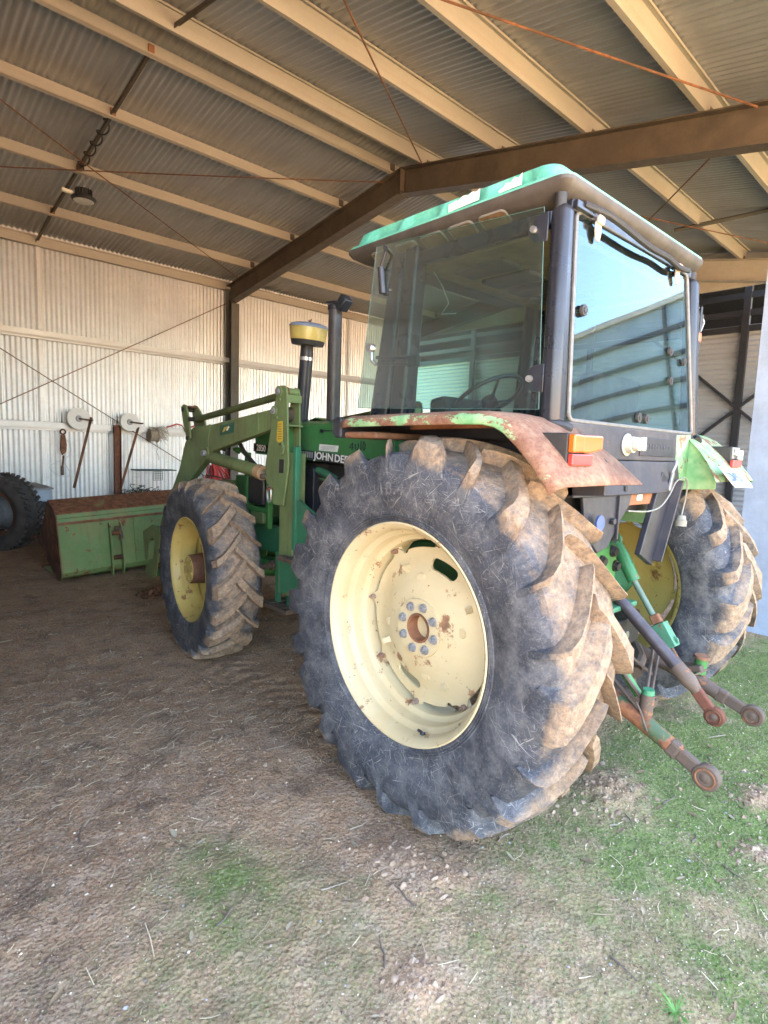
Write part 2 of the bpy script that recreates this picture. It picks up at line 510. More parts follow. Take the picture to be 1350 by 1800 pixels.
CLOD_SPOTS = [(-1.22, -.20, .10, .05), (-1.22, -.36, .12, .05), (-.17, -.53, .20, .09), (-1.55, -.62, .08, .05), (.33, -1.0, .12, .05), (-.1, -1.12, .08, .03)]


def ground_h(x, y):
    h = (fbm(x * .7, y * .7, 3, 3) - .5) * .035 + (fbm(x * 4, y * 4, 4, 9, .6) - .5) * .022
    h = h + (fbm(x * 15, y * 15, 3, 21, .68) - .5) * .013
    # shallow wheel rut with tread marks leading to the near front wheel
    rut = np.exp(-((x + .82) / .17) ** 2) * sst(.2, .8, y) * (1 - sst(2.3, 2.7, y))
    h = h + rut * (-.008 + .005 * np.sin(y * 46 + np.abs(x + .82) * 30))
    for cx, cy, s, a in CLOD_SPOTS:
        h = h + gauss(x, y, cx, cy, s, s * .8) * a * (.25 + .5 * fbm(x * 30, y * 30, 3, 5))
    h = h + .062 * sst(.35, .80, x) * (1 - sst(1.2, 3.0, y))
    far = sst(8, 40, np.hypot(x, y)); h = h * (1 - far) + far * ((fbm(x * .05, y * .05, 3, 2) - .5) * .5)
    # the tyres have bedded in: keep the contact patches level
    for cx, cy in ((-.88, 0), (.88, 0), (-.82, 2.336), (.82, 2.336)):
        w_ = gauss(x, y, cx, cy, .3, .25); h = h * (1 - w_) + w_ * (.062 if cx > 0 and cy < 1 else 0)
    return h


def moss_f(x, y):
    n = fbm(x * 2.2, y * 2.2, 5, 40, .6); n2 = fbm(x * 9, y * 9, 4, 50, .6)
    edge = sst(.10, -.75, y + .25 * (n - .5)) * sst(-1.75, .15, x + 1.0 * (n - .5))
    m = edge * (.50 + .85 * sst(.25, .60, n)) + .60 * gauss(x, y, -1.80, .17, .20, .25) + .34 * gauss(x, y, -1.90, -.10, .55, .32)
    m = m + .30 * sst(.15, -.6, y)
    for cx, cy, s, a in CLOD_SPOTS: m = m * (1 - .9 * gauss(x, y, cx, cy, s * 1.1, s))
    m = m * (1 - .7 * gauss(x, y, -.95, -.1, .45, .3))
    far = sst(3, 7, -y); m = m * (1 - far) + far * .10 * sst(.3, .6, n)  # unseen yard kept nearly bare to bounce more warm light indoors
    return np.clip(m * (.72 + .5 * sst(.25, .7, n2)), 0, 1)


def axis(parts):
    out = []
    for a, b, st in parts: out += list(np.arange(a, b - 1e-6, st))
    return np.array(out + [parts[-1][1]])


def geo(a, b, n): return list(np.geomspace(a, b, n))


gx = np.array([-q for q in reversed(geo(4.2, 320, 26))] + list(axis([(-4.0, -2.8, .08), (-2.8, .6, .0175), (.6, 3.6, .035), (3.6, 6, .12)])) + geo(6.3, 320, 26))
gy = np.array([-q for q in reversed(geo(3.4, 320, 26))] + list(axis([(-3.2, -1.6, .08), (-1.6, 2.2, .0175), (2.2, 5.6, .035), (5.6, 10.5, .09)])) + geo(10.8, 320, 22))
X_, Y_ = np.meshgrid(gx, gy); Z_ = ground_h(X_, Y_)
nx_, ny_ = len(gx), len(gy)
me = bpy.data.meshes.new('ground')
idx = np.arange(nx_ * ny_).reshape(ny_, nx_)
quads = np.stack([idx[:-1, :-1], idx[:-1, 1:], idx[1:, 1:], idx[1:, :-1]], -1).reshape(-1, 4)
me.vertices.add(nx_ * ny_); me.vertices.foreach_set('co', np.stack([X_, Y_, Z_], -1).ravel())
me.loops.add(quads.size); me.loops.foreach_set('vertex_index', quads.ravel().astype(np.int32))
me.polygons.add(len(quads)); me.polygons.foreach_set('loop_start', np.arange(0, quads.size, 4, dtype=np.int32))
me.polygons.foreach_set('loop_total', np.full(len(quads), 4, dtype=np.int32)); me.polygons.foreach_set('use_smooth', np.ones(len(quads), dtype=bool))
me.update(calc_edges=True)
at = me.attributes.new('moss', 'FLOAT', 'POINT'); at.data.foreach_set('value', moss_f(X_, Y_).ravel().astype(np.float32))


def ground_mat():
    m = NT('dry_dirt_with_moss')
    am = m.n('Attribute'); am.attribute_name = 'moss'; ms = am.outputs['Fac']
    a = m.mix(m.ramp(m.noise(1.3, 9, .65), .34, .66), (.335, .19, .112), (.51, .325, .198))
    a = m.mix(m.ramp(m.noise(7.5, 6, .7), .46, .66, 0, .7), a, (.45, .33, .24))
    a = m.mix(m.ramp(m.noise(4.4, 6, .7, m.map(loc=(5, 1, 0))), .50, .66, 0, .75), a, (.155, .10, .07))
    a = m.mix(m.ramp(m.noise(22, 4, .7, m.map((1, 1.6, 1), loc=(1, 9, 0))), .54, .70, 0, .40), a, (.10, .068, .05))
    a = m.mix(m.ramp(m.noise(150, 2, .6), .58, .68, 0, .6), a, (.55, .44, .33))
    a = m.mix(m.ramp(m.noise(95, 2, .6, m.map(loc=(3, 3, 3))), .56, .66, 0, .7), a, (.075, .05, .038))
    a = m.mix(m.ramp(m.noise(85, 3, .65, m.map(loc=(7, 2, 1))), .48, .62, 0, .42), a, (.11, .072, .05))
    a = m.mix(m.ramp(m.noise(60, 3, .65, m.map(loc=(2, 6, 1))), .54, .66, 0, .40), a, (.52, .39, .28))
    y = m.sep()[1]
    a = m.mix(m.ramp(y, .6, -1.2, 0, .10), a, (.36, .29, .20))
    g = m.mix(m.ramp(m.noise(9, 8, .7), .3, .7), (.095, .108, .038), (.22, .23, .095))
    g = m.mix(m.ramp(ms, .45, .95, 0, .85), g, m.mix(m.ramp(m.noise(14, 7, .7), .3, .7), (.045, .115, .022), (.13, .215, .042)))
    g = m.mix(m.ramp(m.noise(75, 2, .6), .45, .68, 0, .5), g, (.33, .29, .18))
    k = m.math('ADD', ms, m.math('MULTIPLY', m.math('SUBTRACT', m.noise(34, 4, .65), .5), 1.1))
    k = m.math('ADD', k, m.math('MULTIPLY', m.math('SUBTRACT', m.noise(6, 6, .7), .5), .6))
    c = m.mix(m.ramp(k, .05, .85, 0, .88), a, g)
    hh = m.math('ADD', m.math('ADD', m.math('MULTIPLY', m.noise(48, 4, .6), .9), m.math('MULTIPLY', m.voro(70), .5)), m.math('MULTIPLY', m.noise(11, 6, .7), 1.2))
    m.bump(hh, .7, .012)
    return m.fin(c, .95, 0, .2)


MAT['ground'] = ground_mat(); me.materials.append(MAT['ground'])
ground = bpy.data.objects.new('ground', me); COL.objects.link(ground); tag(ground, 'dry reddish dirt floor with straw and green moss towards the open side', 'ground', kind='structure')

# ------------------------------------------------------------------ the shed
BY = .0138
shed = empty('machinery_shed', (0, 0, 0), BY, 'open-fronted steel shed with corrugated walls and roof on brown rafters', 'shed')
YW, YR, ZR, SF, SR = 9.5, 4.45, 5.42, .19, .145      # wall, ridge, rafter-top height, front and rear slopes
X0, X1, XF, YFRONT = -3.4, 8.45, 3.15, -1.9  # front eave run out unseen past the posts to shade the foreground


def zr(y): return ZR - (SF * (YR - y) if y < YR else SR * (y - YR))


def corr_mesh(name, ncorr, length, amp=.0105, pitch=.076, seg=8, lensegs=1, zfun=None):
    """corrugated sheet: x across, y along, z depth"""
    n = ncorr * seg; vs = []; fs = []
    for j in range(lensegs + 1):
        for i in range(n + 1):
            vs.append((i * pitch / seg, length * j / lensegs, amp * math.sin(2 * math.pi * i / seg)))
    for j in range(lensegs):
        for i in range(n):
            a = j * (n + 1) + i; fs.append((a, a + 1, a + n + 2, a + n + 1))
    me = bpy.data.meshes.new(name); me.from_pydata(vs, [], fs); me.polygons.foreach_set('use_smooth', [True] * len(fs))
    return me


def place(me, name, M, parent, mat=None):
    o = bpy.data.objects.new(name, me); COL.objects.link(o); o.parent = parent; o.matrix_local = M; return o


def uneven(z): return z + rng.uniform(-.003, .003)


SW = .76
# rear wall sheets
wm = corr_mesh('wall_sheet', 11, 4.895); wm.materials.append(MAT['wall'])
k = 0; x = X0
while x < X1:
    place(wm, 'wall_sheet', Matrix.Translation((x, uneven(YW + .032 + .003 * (k % 2)), -.02)) @ Matrix.Rotation(rad(90), 4, 'X') @ Matrix.Rotation(rng.uniform(-.0015, .0015), 4, 'Z'), shed)
    x += SW; k += 1
# left end wall (just out of frame to the left; its corrugation shows in the cab glass)
y = -.6; k = 0
while y < YW:
    L = zr(y + SW / 2) + .14
    mm = corr_mesh('wall_sheet', 11, L); mm.materials.append(MAT['wall'])
    place(mm, 'wall_sheet', Matrix.Translation((X0 - .02 - .003 * (k % 2), y, -.02)) @ Matrix.Rotation(rad(90), 4, 'Z') @ Matrix.Rotation(rad(90), 4, 'X'), shed)
    y += SW; k += 1
# roof sheets, two slopes
for s_, yend, sl_ in ((1, YW + .12, SR), (-1, YFRONT, SF)):
    run = abs(yend - YR); L = math.hypot(run, run * sl_)
    rm = corr_mesh('roof_sheet', 11, L); rm.materials.append(MAT['roof'])
    ang = math.atan(sl_)
    x = X0 - .05; k = 0
    while x < X1:
        M = Matrix.Translation((x, YR, ZR + .179 + .003 * (k % 2)))
        if s_ > 0: M = M @ Matrix.Rotation(-ang, 4, 'X')
        else: M = M @ Matrix.Translation((SW, 0, 0)) @ Matrix.Rotation(rad(180), 4, 'Z') @ Matrix.Rotation(-ang, 4, 'X')
        place(rm, 'roof_sheet', M, shed)
        x += SW; k += 1
MB().prism([(YR - .2, ZR + .155), (YR, ZR + .20), (YR + .2, ZR + .165), (YR + .2, ZR + .18), (YR, ZR + .215), (YR - .2, ZR + .17)], X0 - .1, X1 + .1).build('ridge_cap', MAT['roof'], shed, 0)


def purlin_mesh(L, d=.165, fl=.05, t=.004):
    """Z section along x; origin at bottom of web"""
    b = MB()
    prof = [(-fl, 0), (0, 0), (0, d - t), (fl, d - t), (fl, d - .018), (fl + t, d - .018), (fl + t, d), (-t, d), (-t, t), (-fl, t), (-fl, .018), (-fl - t, .018), (-fl - t, 0)]
    b.prism(prof, 0, L)
    me = b.mesh('purlin'); me.materials.append(MAT['purlin']); return me


pm = purlin_mesh(X1 - X0)
FRONT_P = [4.05, 2.83, 1.68, .53, -.62, -1.75]; REAR_P = [4.66, 5.80, 7.13, 8.46]  # last front purlin carries the added eave
for y in FRONT_P:
    place(pm, 'purlin', Matrix.Translation((X1, y, zr(y) + .002)) @ Matrix.Rotation(rad(180), 4, 'Z') @ Matrix.Rotation(-math.atan(SF), 4, 'X'), shed)
for y in REAR_P:
    place(pm, 'purlin', Matrix.Translation((X0, y, zr(y) + .002)) @ Matrix.Rotation(-math.atan(SR), 4, 'X'), shed)
# eave strut at the top of the rear wall, girts
MB().box(X0, X1, YW - .05, YW + .012, 4.64, 4.80).box(X0, X1, YW - .085, YW - .05, 4.784, 4.80).box(X0, X1, YW - .085, YW - .05, 4.64, 4.656).build('eave_strut', MAT['purlin'], shed, 0)
for z in (3.24, 1.745, .35):
    MB().prism([(YW + .012, z + .075), (YW + .012, z + .06), (YW - .10, z + .06), (YW - .10, z - .03), (YW - .094, z - .03), (YW - .094, z + .055), (YW + .006, z + .055),
                (YW + .006, z - .075), (YW - .06, z - .075), (YW - .06, z - .07), (YW + .012, z - .07)], X0, X1).build('girt', MAT['girt'], shed, 0)
for z in (3.0, 1.5):
    MB().box(X0 + .005, X0 + .08, YFRONT + .3, YW, z - .07, z + .07).build('girt', MAT['girt'], shed, 0)


def ibeam(b, p0, p1, depth, wid, tf=.012, tw=.008):
    """I section from p0 to p1 in the plane x = const, depth measured below the line"""
    p0, p1 = Vector(p0), Vector(p1); d = (p1 - p0).normalized(); up = Vector((1, 0, 0)).cross(d)
    if up.z < 0: up = -up
    o = up * (-depth)
    def slab(a0, a1, w, t, off):
        c = up * off
        b.bar(Vector(a0) + c, Vector(a1) + c, w, t, up)
    slab(p0, p1, wid, tf, -tf / 2); slab(p0, p1, wid, tf, -depth + tf / 2); slab(p0, p1, tw, depth - 2 * tf, -depth / 2)


for xf in (X0 + .12, XF, X1 - .1):
    b = MB(); ibeam(b, (xf, YW - .12, zr(YW - .12)), (xf, YR, ZR), .33, .17)
    b.build('rafter', MAT['rafter'], shed, 0)
    b = MB(); ibeam(b, (xf, YR, ZR), (xf, YFRONT + .15, zr(YFRONT + .15)), .34, .17)
    b.box(xf - .085, xf + .085, YR - .008, YR + .008, ZR - .36, ZR - .002)
    b.build('rafter', MAT['rafter'] if xf < 5 else MAT['purlin'], shed, 0)
    c = MB(); c.box(xf - .085, xf + .085, YW - .09, YW - .078, 0, 4.66).box(xf - .085, xf + .085, YW - .33, YW - .318, 0, 4.35).box(xf - .005, xf + .005, YW - .318, YW - .09, 0, 4.60)
    c.box(xf - .085, xf + .085, YW - .34, YW - .07, -.02, .016)
    c.build('column', MAT['column'], shed, 0)
    for y in FRONT_P[:4] + REAR_P:
        MB().obox((xf + .045 if y < YR else xf - .045, y + (-.009 if y < YR else -.009), zr(y) + .07), (.08, .008, .15)).build('purlin_cleat', MAT['rafter'], shed, 0)
# knee plate and the light blue-grey front posts
for xf in (X0 + .12, XF, X1 - .1):
    c = MB(); c.box(xf - .085, xf + .085, -.105, -.09, 0, zr(-.10) - .36).box(xf - .085, xf + .085, -.49, -.475, 0, zr(-.48) - .36).box(xf - .085, xf - .073, -.475, -.105, 0, zr(-.4) - .36)
    c.build('front_post', MAT['bluepost'], shed, 0)
    MB().box(xf - .13, xf + .13, -.53, -.02, -.02, .018).build('base_plate', MAT['bluepost'], shed, 0)
# bridging between purlins half way along the bay
ys = [9.42] + list(reversed(REAR_P)) + FRONT_P
for a, c in zip(ys[:-1], ys[1:]):
    if a > YR > c: continue
    za, zc = (4.72 if a > 9 else zr(a) + .07), zr(c) + .07
    b = MB(); b.bar((-.26, a - .004, za), (-.26, c + .008, zc), .05, .006).bar((-.284, a - .004, za - .02), (-.284, c + .008, zc - .02), .004, .045)
    o = b.build('bridging', MAT['rafter'], shed, 0)
    MB().obox((-.26, c - .012, zc + .01), (.06, .012, .09)).build('bridging_cleat', MAT['rust'], o, 0)
# vertical mullion strips on the wall at mid bay
for x in (-.24, 6.35):
    b = MB()
    for z0, z1 in ((.4, 1.67), (1.83, 3.165), (3.325, 4.64)): b.box(x - .028, x + .028, YW - .02, YW + .004, z0, z1)
    b.build('wall_bridging', MAT['girt'], shed, 0)
# rusty bracing rods
def rod(p0, p1, r=.008):
    p0, p1 = Vector(p0), Vector(p1); L = (p1 - p0).length
    pts = [p0.lerp(p1, t) + Vector((0, 0, -.012 * L * .25 * 4 * t * (1 - t))) for t in [i / 8 for i in range(9)]]
    MB().tube(pts, r, 6).build('brace_rod', MAT['rod'], shed)


def rp(x, y, dz=-.03): return (x, y, zr(y) + dz)


rod(rp(-3.28, 4.85), rp(3.06, 8.87)); rod(rp(-3.28, 8.78), rp(3.06, 4.79, -.05))
rod(rp(-3.28, -.15), rp(3.06, 4.02)); rod(rp(-3.28, 3.63), rp(3.06, .11, -.05), .010)
rod((-3.28, YW - .12, .67), (3.06, YW - .12, 4.36)); rod((-3.28, YW - .13, 4.42), (3.06, YW - .13, .62))
rod(rp(3.24, 4.02), rp(8.2, .3)); rod(rp(3.24, .2), rp(8.2, 4.0))
# far end frame: tie beam, strut
MB().box(X1 + .02, X1 + .10, YFRONT + .1, YW, 4.50, 4.86).box(X1 - .01, X1 + .13, YFRONT + .1, YW, 4.86, 4.885).build('tie_beam', MAT['purlin'], shed, 0)
MB().tube([(6.35, 2.02, 4.90), (6.35, .15, 4.86)], .03, 8).build('strut', MAT['column'], shed)
b = MB()
b.prism([(YFRONT + .2, 4.89), (YR, 4.89), (YW, 4.89), (YW, zr(YW) + .15), (YR, ZR + .15), (YFRONT + .2, zr(YFRONT + .2) + .15)], X1 + .03, X1 + .035)
b.build('gable_infill', MAT['roof'], shed, 0)

# ------------------------------------------------------------------ neighbouring lean-to beyond the open end
MAT['nsheet'] = zinc('pale_ribbed_sheet', (.42, .45, .50), .25, .25, .45, .0, 1)
MAT['nblack'] = plain('dark_frame_paint_and_backing', (.018, .02, .026), .5, 0, .3, 10)
MAT['nblue'] = plain('blue_grey_cladding', (.20, .27, .31), .5, 0, .15, 3)
XN = 9.9
nb = empty('neighbouring_lean_to', (XN, 0, 0), BY, 'neighbouring lean-to with ribbed grey cladding and dark steel frame beyond the open end', 'shed')
rib = corr_mesh('cladding_sheet', 11, 4.0, .012, .1, 8); rib.materials.append(MAT['nsheet'])
for i in range(4):
    for j in range(8):
        place(rib, 'cladding_sheet', Matrix.Translation((.03 + .004 * ((i + j) % 2), -.6 + j * 3.95, .05 + i * 1.0)) @ Matrix.Rotation(rad(-90), 4, 'Y') @ Matrix.Rotation(rad(180), 4, 'X') @ Matrix.Translation((0, -4.0, 0)), nb)
for y in (-.62, 2.1, 5.2, 8.6, 12, 15.4):
    MB().box(-.09, .0, y - .06, y + .06, 0, 5.42).build('post', MAT['nblack'], nb, 0)
for z in (4.07, 4.36, 4.68, 5.0):
    MB().box(-.05, .02, -.62, 34, z - .055, z + .055).build('rail', MAT['nblack'], nb, 0)
for p0, p1 in (((-.06, 3.75, 4.0), (-.06, .45, 1.15)), ((-.06, .45, 4.0), (-.06, 3.75, 1.15))):
    MB().bar(p0, p1, .05, .07, (1, 0, 0)).build('diagonal_brace', MAT['nblack'], nb, 0)
MB().box(-1.38, 5, -.6, 34, 5.38, 5.42).build('roof', MAT['nblack'], nb, 0)  # roof put in to darken the inside, extended to shade the gap
MB().box(4.9, 5, -.6, 34, 0, 5.38).build('dark_backing', MAT['nblack'], nb, 0)  # dark backing added so the opening above the cladding stays black
# its open-side continuation towards the yard, mirrored in the rear cab glass
for i in range(4):
    MB().box(.02, .06, -.7 - (i + 1) * 3.1, -.7 - i * 3.1 - .03, 0, 5.38).build('cladding_panel', MAT['nblue'], nb, 0)
    MB().box(-.06, .015, -.7 - (i + 1) * 3.1 - .06, -.7 - (i + 1) * 3.1 + .03, 0, 5.42).build('post', MAT['nblack'], nb, 0)
for z in (1.3, 1.95, 2.6, 3.2, 3.75, 4.3, 4.85):
    MB().box(-.045, .018, -13, -.72, z - .05, z + .05).build('rail', MAT['nblack'], nb, 0)
MB().box(-.08, .1, -13.1, -.65, 5.38, 5.50).build('fascia', MAT['purlin'], nb, 0)
# ------------------------------------------------------------------ tractor
tractor = empty('tractor', (0, 0, 0), 0, 'old green farm tractor with cab, front loader arms and big muddy rear tyres', 'tractor')


def tyre_mesh(name, prof, lugst, nl, pitch_off, side, n=120, pr=0.0):
    """carcass (lathe) plus two staggered rows of curved lugs, one moulded mesh.  side=-1: outer face to -x"""
    b = MB()
    b.lathe([(side * -1 * t, r) for t, r in prof], n)
    for half in (1, -1):
        for i in range(nl):
            th0 = pitch_off + 2 * math.pi * (i + (.5 if half < 0 else 0)) / nl
            jw = 1 + pr * rng.uniform(-1, 1)
            vs = []; fs = []
            for x, rb, rt, dth, wb, wt in lugst:
                rt = rt - pr * .006 * rng.random()
                for r, w_, off in ((rb, wb, -1), (rt, wt, -1), (rt, wt, 1), (rb, wb, 1)):
                    th = th0 - dth + off * w_ * jw / (2 * r)
                    vs.append((side * -1 * half * x, r * math.cos(th), r * math.sin(th)))
            m = len(lugst)
            crown = [(k * 4 + 1, k * 4 + 2, k * 4 + 6, k * 4 + 5) for k in range(m - 1)]
            for k in range(m - 1):
                for q in (0, 2): fs.append((k * 4 + q, k * 4 + q + 1, k * 4 + q + 5, k * 4 + q + 4))
            fs += [(0, 1, 2, 3), ((m - 1) * 4 + 3, (m - 1) * 4 + 2, (m - 1) * 4 + 1, (m - 1) * 4)]
            nc = len(crown); b.cur = 2; b.add(vs, fs + crown); b.m[-nc:] = [1] * nc; b.cur = 0
    return b


RT_PROF = [(-.19, .452), (-.203, .462), (-.209, .472), (-.2055, .476), (-.211, .482), (-.2075, .486), (-.214, .493), (-.2105, .498), (-.222, .53), (-.232, .58), (-.2365, .63), (-.233, .675), (-.224, .715),
           (-.204, .748), (-.16, .763), (-.08, .772), (0, .775), (.08, .772), (.16, .763), (.204, .748), (.224, .715), (.233, .675), (.2365, .63), (.232, .58), (.222, .53), (.214, .493), (.203, .462), (.19, .452)]
# station: x, base r, top r, angular lag, base width, top width
RT_LUG = [(-.234, .650, .662, -.012, .100, .082), (-.2385, .70, .728, -.008, .116, .090), (-.231, .705, .788, -.002, .124, .088), (-.210, .72, .816, .012, .126, .076), (-.165, .735, .826, .052, .125, .062), (-.11, .746, .832, .125, .122, .055), (-.05, .752, .835, .22, .118, .052), (.0, .754, .836, .295, .114, .054), (.022, .754, .828, .325, .098, .042)]


CLB = rust_mat('rusty_bolt', .5, 30, (.30, .27, .25))


def rear_wheel(side, mt_tyre, mt_out, name_rot):
    xc = -.88 if side < 0 else .85
    s = side
    w_ = MB()
    # rim barrel: outer flange, bead seat, well, inner flange
    prof = [(-.204, .462), (-.207, .456), (-.201, .447), (-.190, .439), (-.178, .430), (-.135, .426), (-.125, .424), (-.112, .408), (-.104, .404), (-.062, .402), (-.052, .398), (-.042, .380), (-.03, .376), (.03, .376), (.05, .385), (.07, .40), (.12, .42), (.175, .432), (.19, .44), (.204, .462),
            (.198, .462), (.185, .447), (.17, .439), (.12, .430), (.06, .41), (.03, .386), (-.03, .386), (-.06, .408), (-.12, .436), (-.17, .441), (-.19, .45)]
    w_.lathe([(s * t * 1, r) for t, r in ((-t if s > 0 else t * -1, r) for t, r in [])] if False else [(t * (1 if s < 0 else -1), r) for t, r in prof], 96, closed=True)
    wheel = w_.build('rear_wheel', mt_out, tractor, 40)
    wheel.location = (xc, 0, .814)
    # in wheel space outer = +o direction
    o = -1 if s < 0 else 1
    # disc: dished plate with bolted tabs, kidney slots cut through
    nA, rads = 192, [.062, .10, .125, .16, .20, .235, .262, .29, .32, .352]
    def disc_x(r):
        t = min(1, max(0, (r - .13) / .20)); return o * (.066 - .058 * t * t * (3 - 2 * t))
    b = MB(); vs = []; fs = []; m = len(rads)
    for lay in (.006, -.006):
        for a in range(nA):
            th = 2 * math.pi * a / nA
            tab = max(0, math.cos(8 * th - 1.117)) ** 6
            for r in rads:
                q = r
                if r > .34: q = .345 + .031 * tab + .004 * math.sin(3 * th)
                vs.append((disc_x(r) + o * lay, q * math.cos(th), q * math.sin(th)))
    for a in range(nA):
        c2 = (a + 1) % nA
        for k in range(m - 1):
            fs.append((a * m + k, a * m + k + 1, c2 * m + k + 1, c2 * m + k)); z_ = nA * m
            fs.append((z_ + a * m + k + 1, z_ + a * m + k, z_ + c2 * m + k, z_ + c2 * m + k + 1))
        for k in (0, m - 1): fs.append((a * m + k, c2 * m + k, nA * m + c2 * m + k, nA * m + a * m + k))
    b.add(vs, fs)
    d = b.build('wheel_disc', mt_out, wheel, 50)
    cut = MB()
    for ang in (107, 291):
        pl = []
        for i in range(9): t = rad(ang - 11 + 22 * i / 8); pl.append((.303 * math.cos(t), .303 * math.sin(t)))
        for i in range(1, 6): q = math.pi * i / 6; t = rad(ang + 11); pl.append(((.278 + .025 * math.cos(q)) * math.cos(t) - .022 * math.sin(q) * math.sin(t), (.278 + .025 * math.cos(q)) * math.sin(t) + .022 * math.sin(q) * math.cos(t)))
        for i in range(9): t = rad(ang + 11 - 22 * i / 8); pl.append((.253 * math.cos(t), .253 * math.sin(t)))
        for i in range(1, 6): q = math.pi * i / 6; t = rad(ang - 11); pl.append(((.278 - .025 * math.cos(q)) * math.cos(t) + .022 * math.sin(q) * math.sin(t), (.278 - .025 * math.cos(q)) * math.sin(t) - .022 * math.sin(q) * math.cos(t)))
        cut.prism(pl, -.2, .2)
    for ang in (62, 247): cut.cyl((-.2, .352 * math.cos(rad(ang)), .352 * math.sin(rad(ang))), (.2, .352 * math.cos(rad(ang)), .352 * math.sin(rad(ang))), .021, .021, 20)
    co_ = cut.build('cutter', mt_out, wheel, 0)
    if s > 0: co_.scale = (.001, .001, .001)              # the far disc shows no slots
    bo = d.modifiers.new('slots', 'BOOLEAN'); bo.operation = 'DIFFERENCE'; bo.object = co_; bo.solver = 'EXACT'
    dgr = bpy.context.evaluated_depsgraph_get(); nm = bpy.data.meshes.new_from_object(d.evaluated_get(dgr))
    d.modifiers.clear(); d.data = nm; nm.name = 'wheel_disc'; bpy.data.objects.remove(co_)
    # hub pad, bore
    b = MB(); b.lathe([(o * .070, .128), (o * .082, .125), (o * .082, .066), (o * .078, .062), (o * .02, .060)], 48); b.build('hub_pad', mt_out, wheel, 40)
    b = MB(); b.lathe([(o * .086, .063), (o * .084, .055), (o * .03, .052), (o * .028, .058), (o * .07, .064)], 40, closed=True); b.build('hub_bore_ring', MAT['rust'], wheel, 40)
    MB().cyl((o * .025, 0, 0), (o * .032, 0, 0), .056, .052, 32).build('hub_cap', mt_out, wheel, 40)
    for i in range(8):
        th = 2 * math.pi * i / 8 + .28; cy_, cz_ = .096 * math.cos(th), .096 * math.sin(th)
        b = MB(); b.cyl((o * .082, cy_, cz_), (o * .0855, cy_, cz_), .0205, .0195, 20); b.cyl((o * .0855, cy_, cz_), (o * .098, cy_, cz_), .0165, .0155, 6); b.cyl((o * .098, cy_, cz_), (o * .101, cy_, cz_), .008, .007, 8)
        b.build('wheel_bolt', MAT['galv'], wheel, 30)
    # clamp bolts on the tabs
    for i in range(8):
        th = (2 * math.pi * i + 1.117) / 8; R = .364; p = Vector((o * .012, R * math.cos(th), R * math.sin(th)))
        cp_ = MB().obox(p + Vector((o * -.014, 0, 0)), (.022, .05, .036), (th, 0, 0)).build('clamp_lug', mt_out, wheel, 30, .004)
        b = MB(); b.cyl(p + Vector((o * -.004, 0, 0)), p + Vector((o * .002, 0, 0)), .017, .016, 16); b.cyl(p, p + Vector((o * .020, 0, 0)), .0125, .012, 6); b.cyl(p + Vector((o * .02, 0, 0)), p + Vector((o * .034, 0, 0)), .007, .006, 8)
        b.build('clamp_bolt', CLB, wheel, 30, .0015)
    # pressed bosses and wedge lugs on the disc
    for i in range(4):
        th = rad(83 + 90 * i); R = .21
        b = MB(); p = Vector((disc_x(R), R * math.cos(th), R * math.sin(th))); b.cyl(p, p + Vector((o * .008, 0, 0)), .024, .020, 16); b.cyl(p + Vector((o * .008, 0, 0)), p + Vector((o * .0085, 0, 0)), .007, .007, 10)
        b.build('pressed_boss', mt_out, wheel, 40)
        th = rad(62 + 90 * i); R0, R1 = .225, .275
        e = Vector((0, math.cos(th), math.sin(th))); f = Vector((0, -math.sin(th), math.cos(th))); ax = Vector((o, 0, 0))
        vs = [e * R0 - f * .013 + ax * (abs(disc_x(.25)) - .004), e * R0 + f * .013 + ax * (abs(disc_x(.25)) - .004), e * R1 + f * .012 + ax * (abs(disc_x(.25)) - .004), e * R1 - f * .012 + ax * (abs(disc_x(.25)) - .004), e * R1 - f * .012 + ax * (abs(disc_x(.25)) + .030), e * R1 + f * .012 + ax * (abs(disc_x(.25)) + .030)]
        MB().add(vs, [(0, 1, 2, 3), (0, 3, 4), (1, 5, 2), (0, 4, 5, 1), (3, 2, 5, 4)]).build('wedge_lug', mt_out, wheel, 0)
    # valve
    th = rad(-106); p = Vector((o * .15, .425 * math.cos(th), .425 * math.sin(th)))
    MB().tube([p, p * .97 + Vector((o * .01, 0, 0)), p * .94 + Vector((o * .03, 0, 0))], .006, 8).cyl(p, p * .975, .013, .01, 10).build('valve', MAT['black'], wheel)
    # inner hub / axle flange
    MB().cyl((0, 0, 0), (-o * .30, 0, 0), .11, .13, 32).cyl((o * .028, 0, 0), (-o * .02, 0, 0), .05, .05, 24).build('axle_flange', MAT['teal'], wheel)
    kr = .955 if s < 0 else .816                     # the far tyre is more worn
    f_ = lambda r: .455 + (r - .455) * kr
    t = tyre_mesh('tyre', [(a, f_(c)) for a, c in RT_PROF], [(q[0], f_(q[1]), f_(q[2])) + q[3:] for q in RT_LUG], 21, rad(-1.5) if s < 0 else rad(5), s, 132, 1.0)
    ty = t.build('tyre', mt_tyre, wheel, 38, .003)
    return wheel


rwL = rear_wheel(-1, MAT['rtyre'], MAT['cream'], 0)
rwR = rear_wheel(1, MAT['rtyre2'], MAT['yellow'], 0)
rwL['label'] = 'cream painted left rear wheel with scuffed muddy tyre'; rwR['label'] = 'right rear wheel with yellow disc seen from inside'


MAT['scuffed'] = plain('scuffed_lettering', (.115, .118, .125), .75, 0, .45, 30)


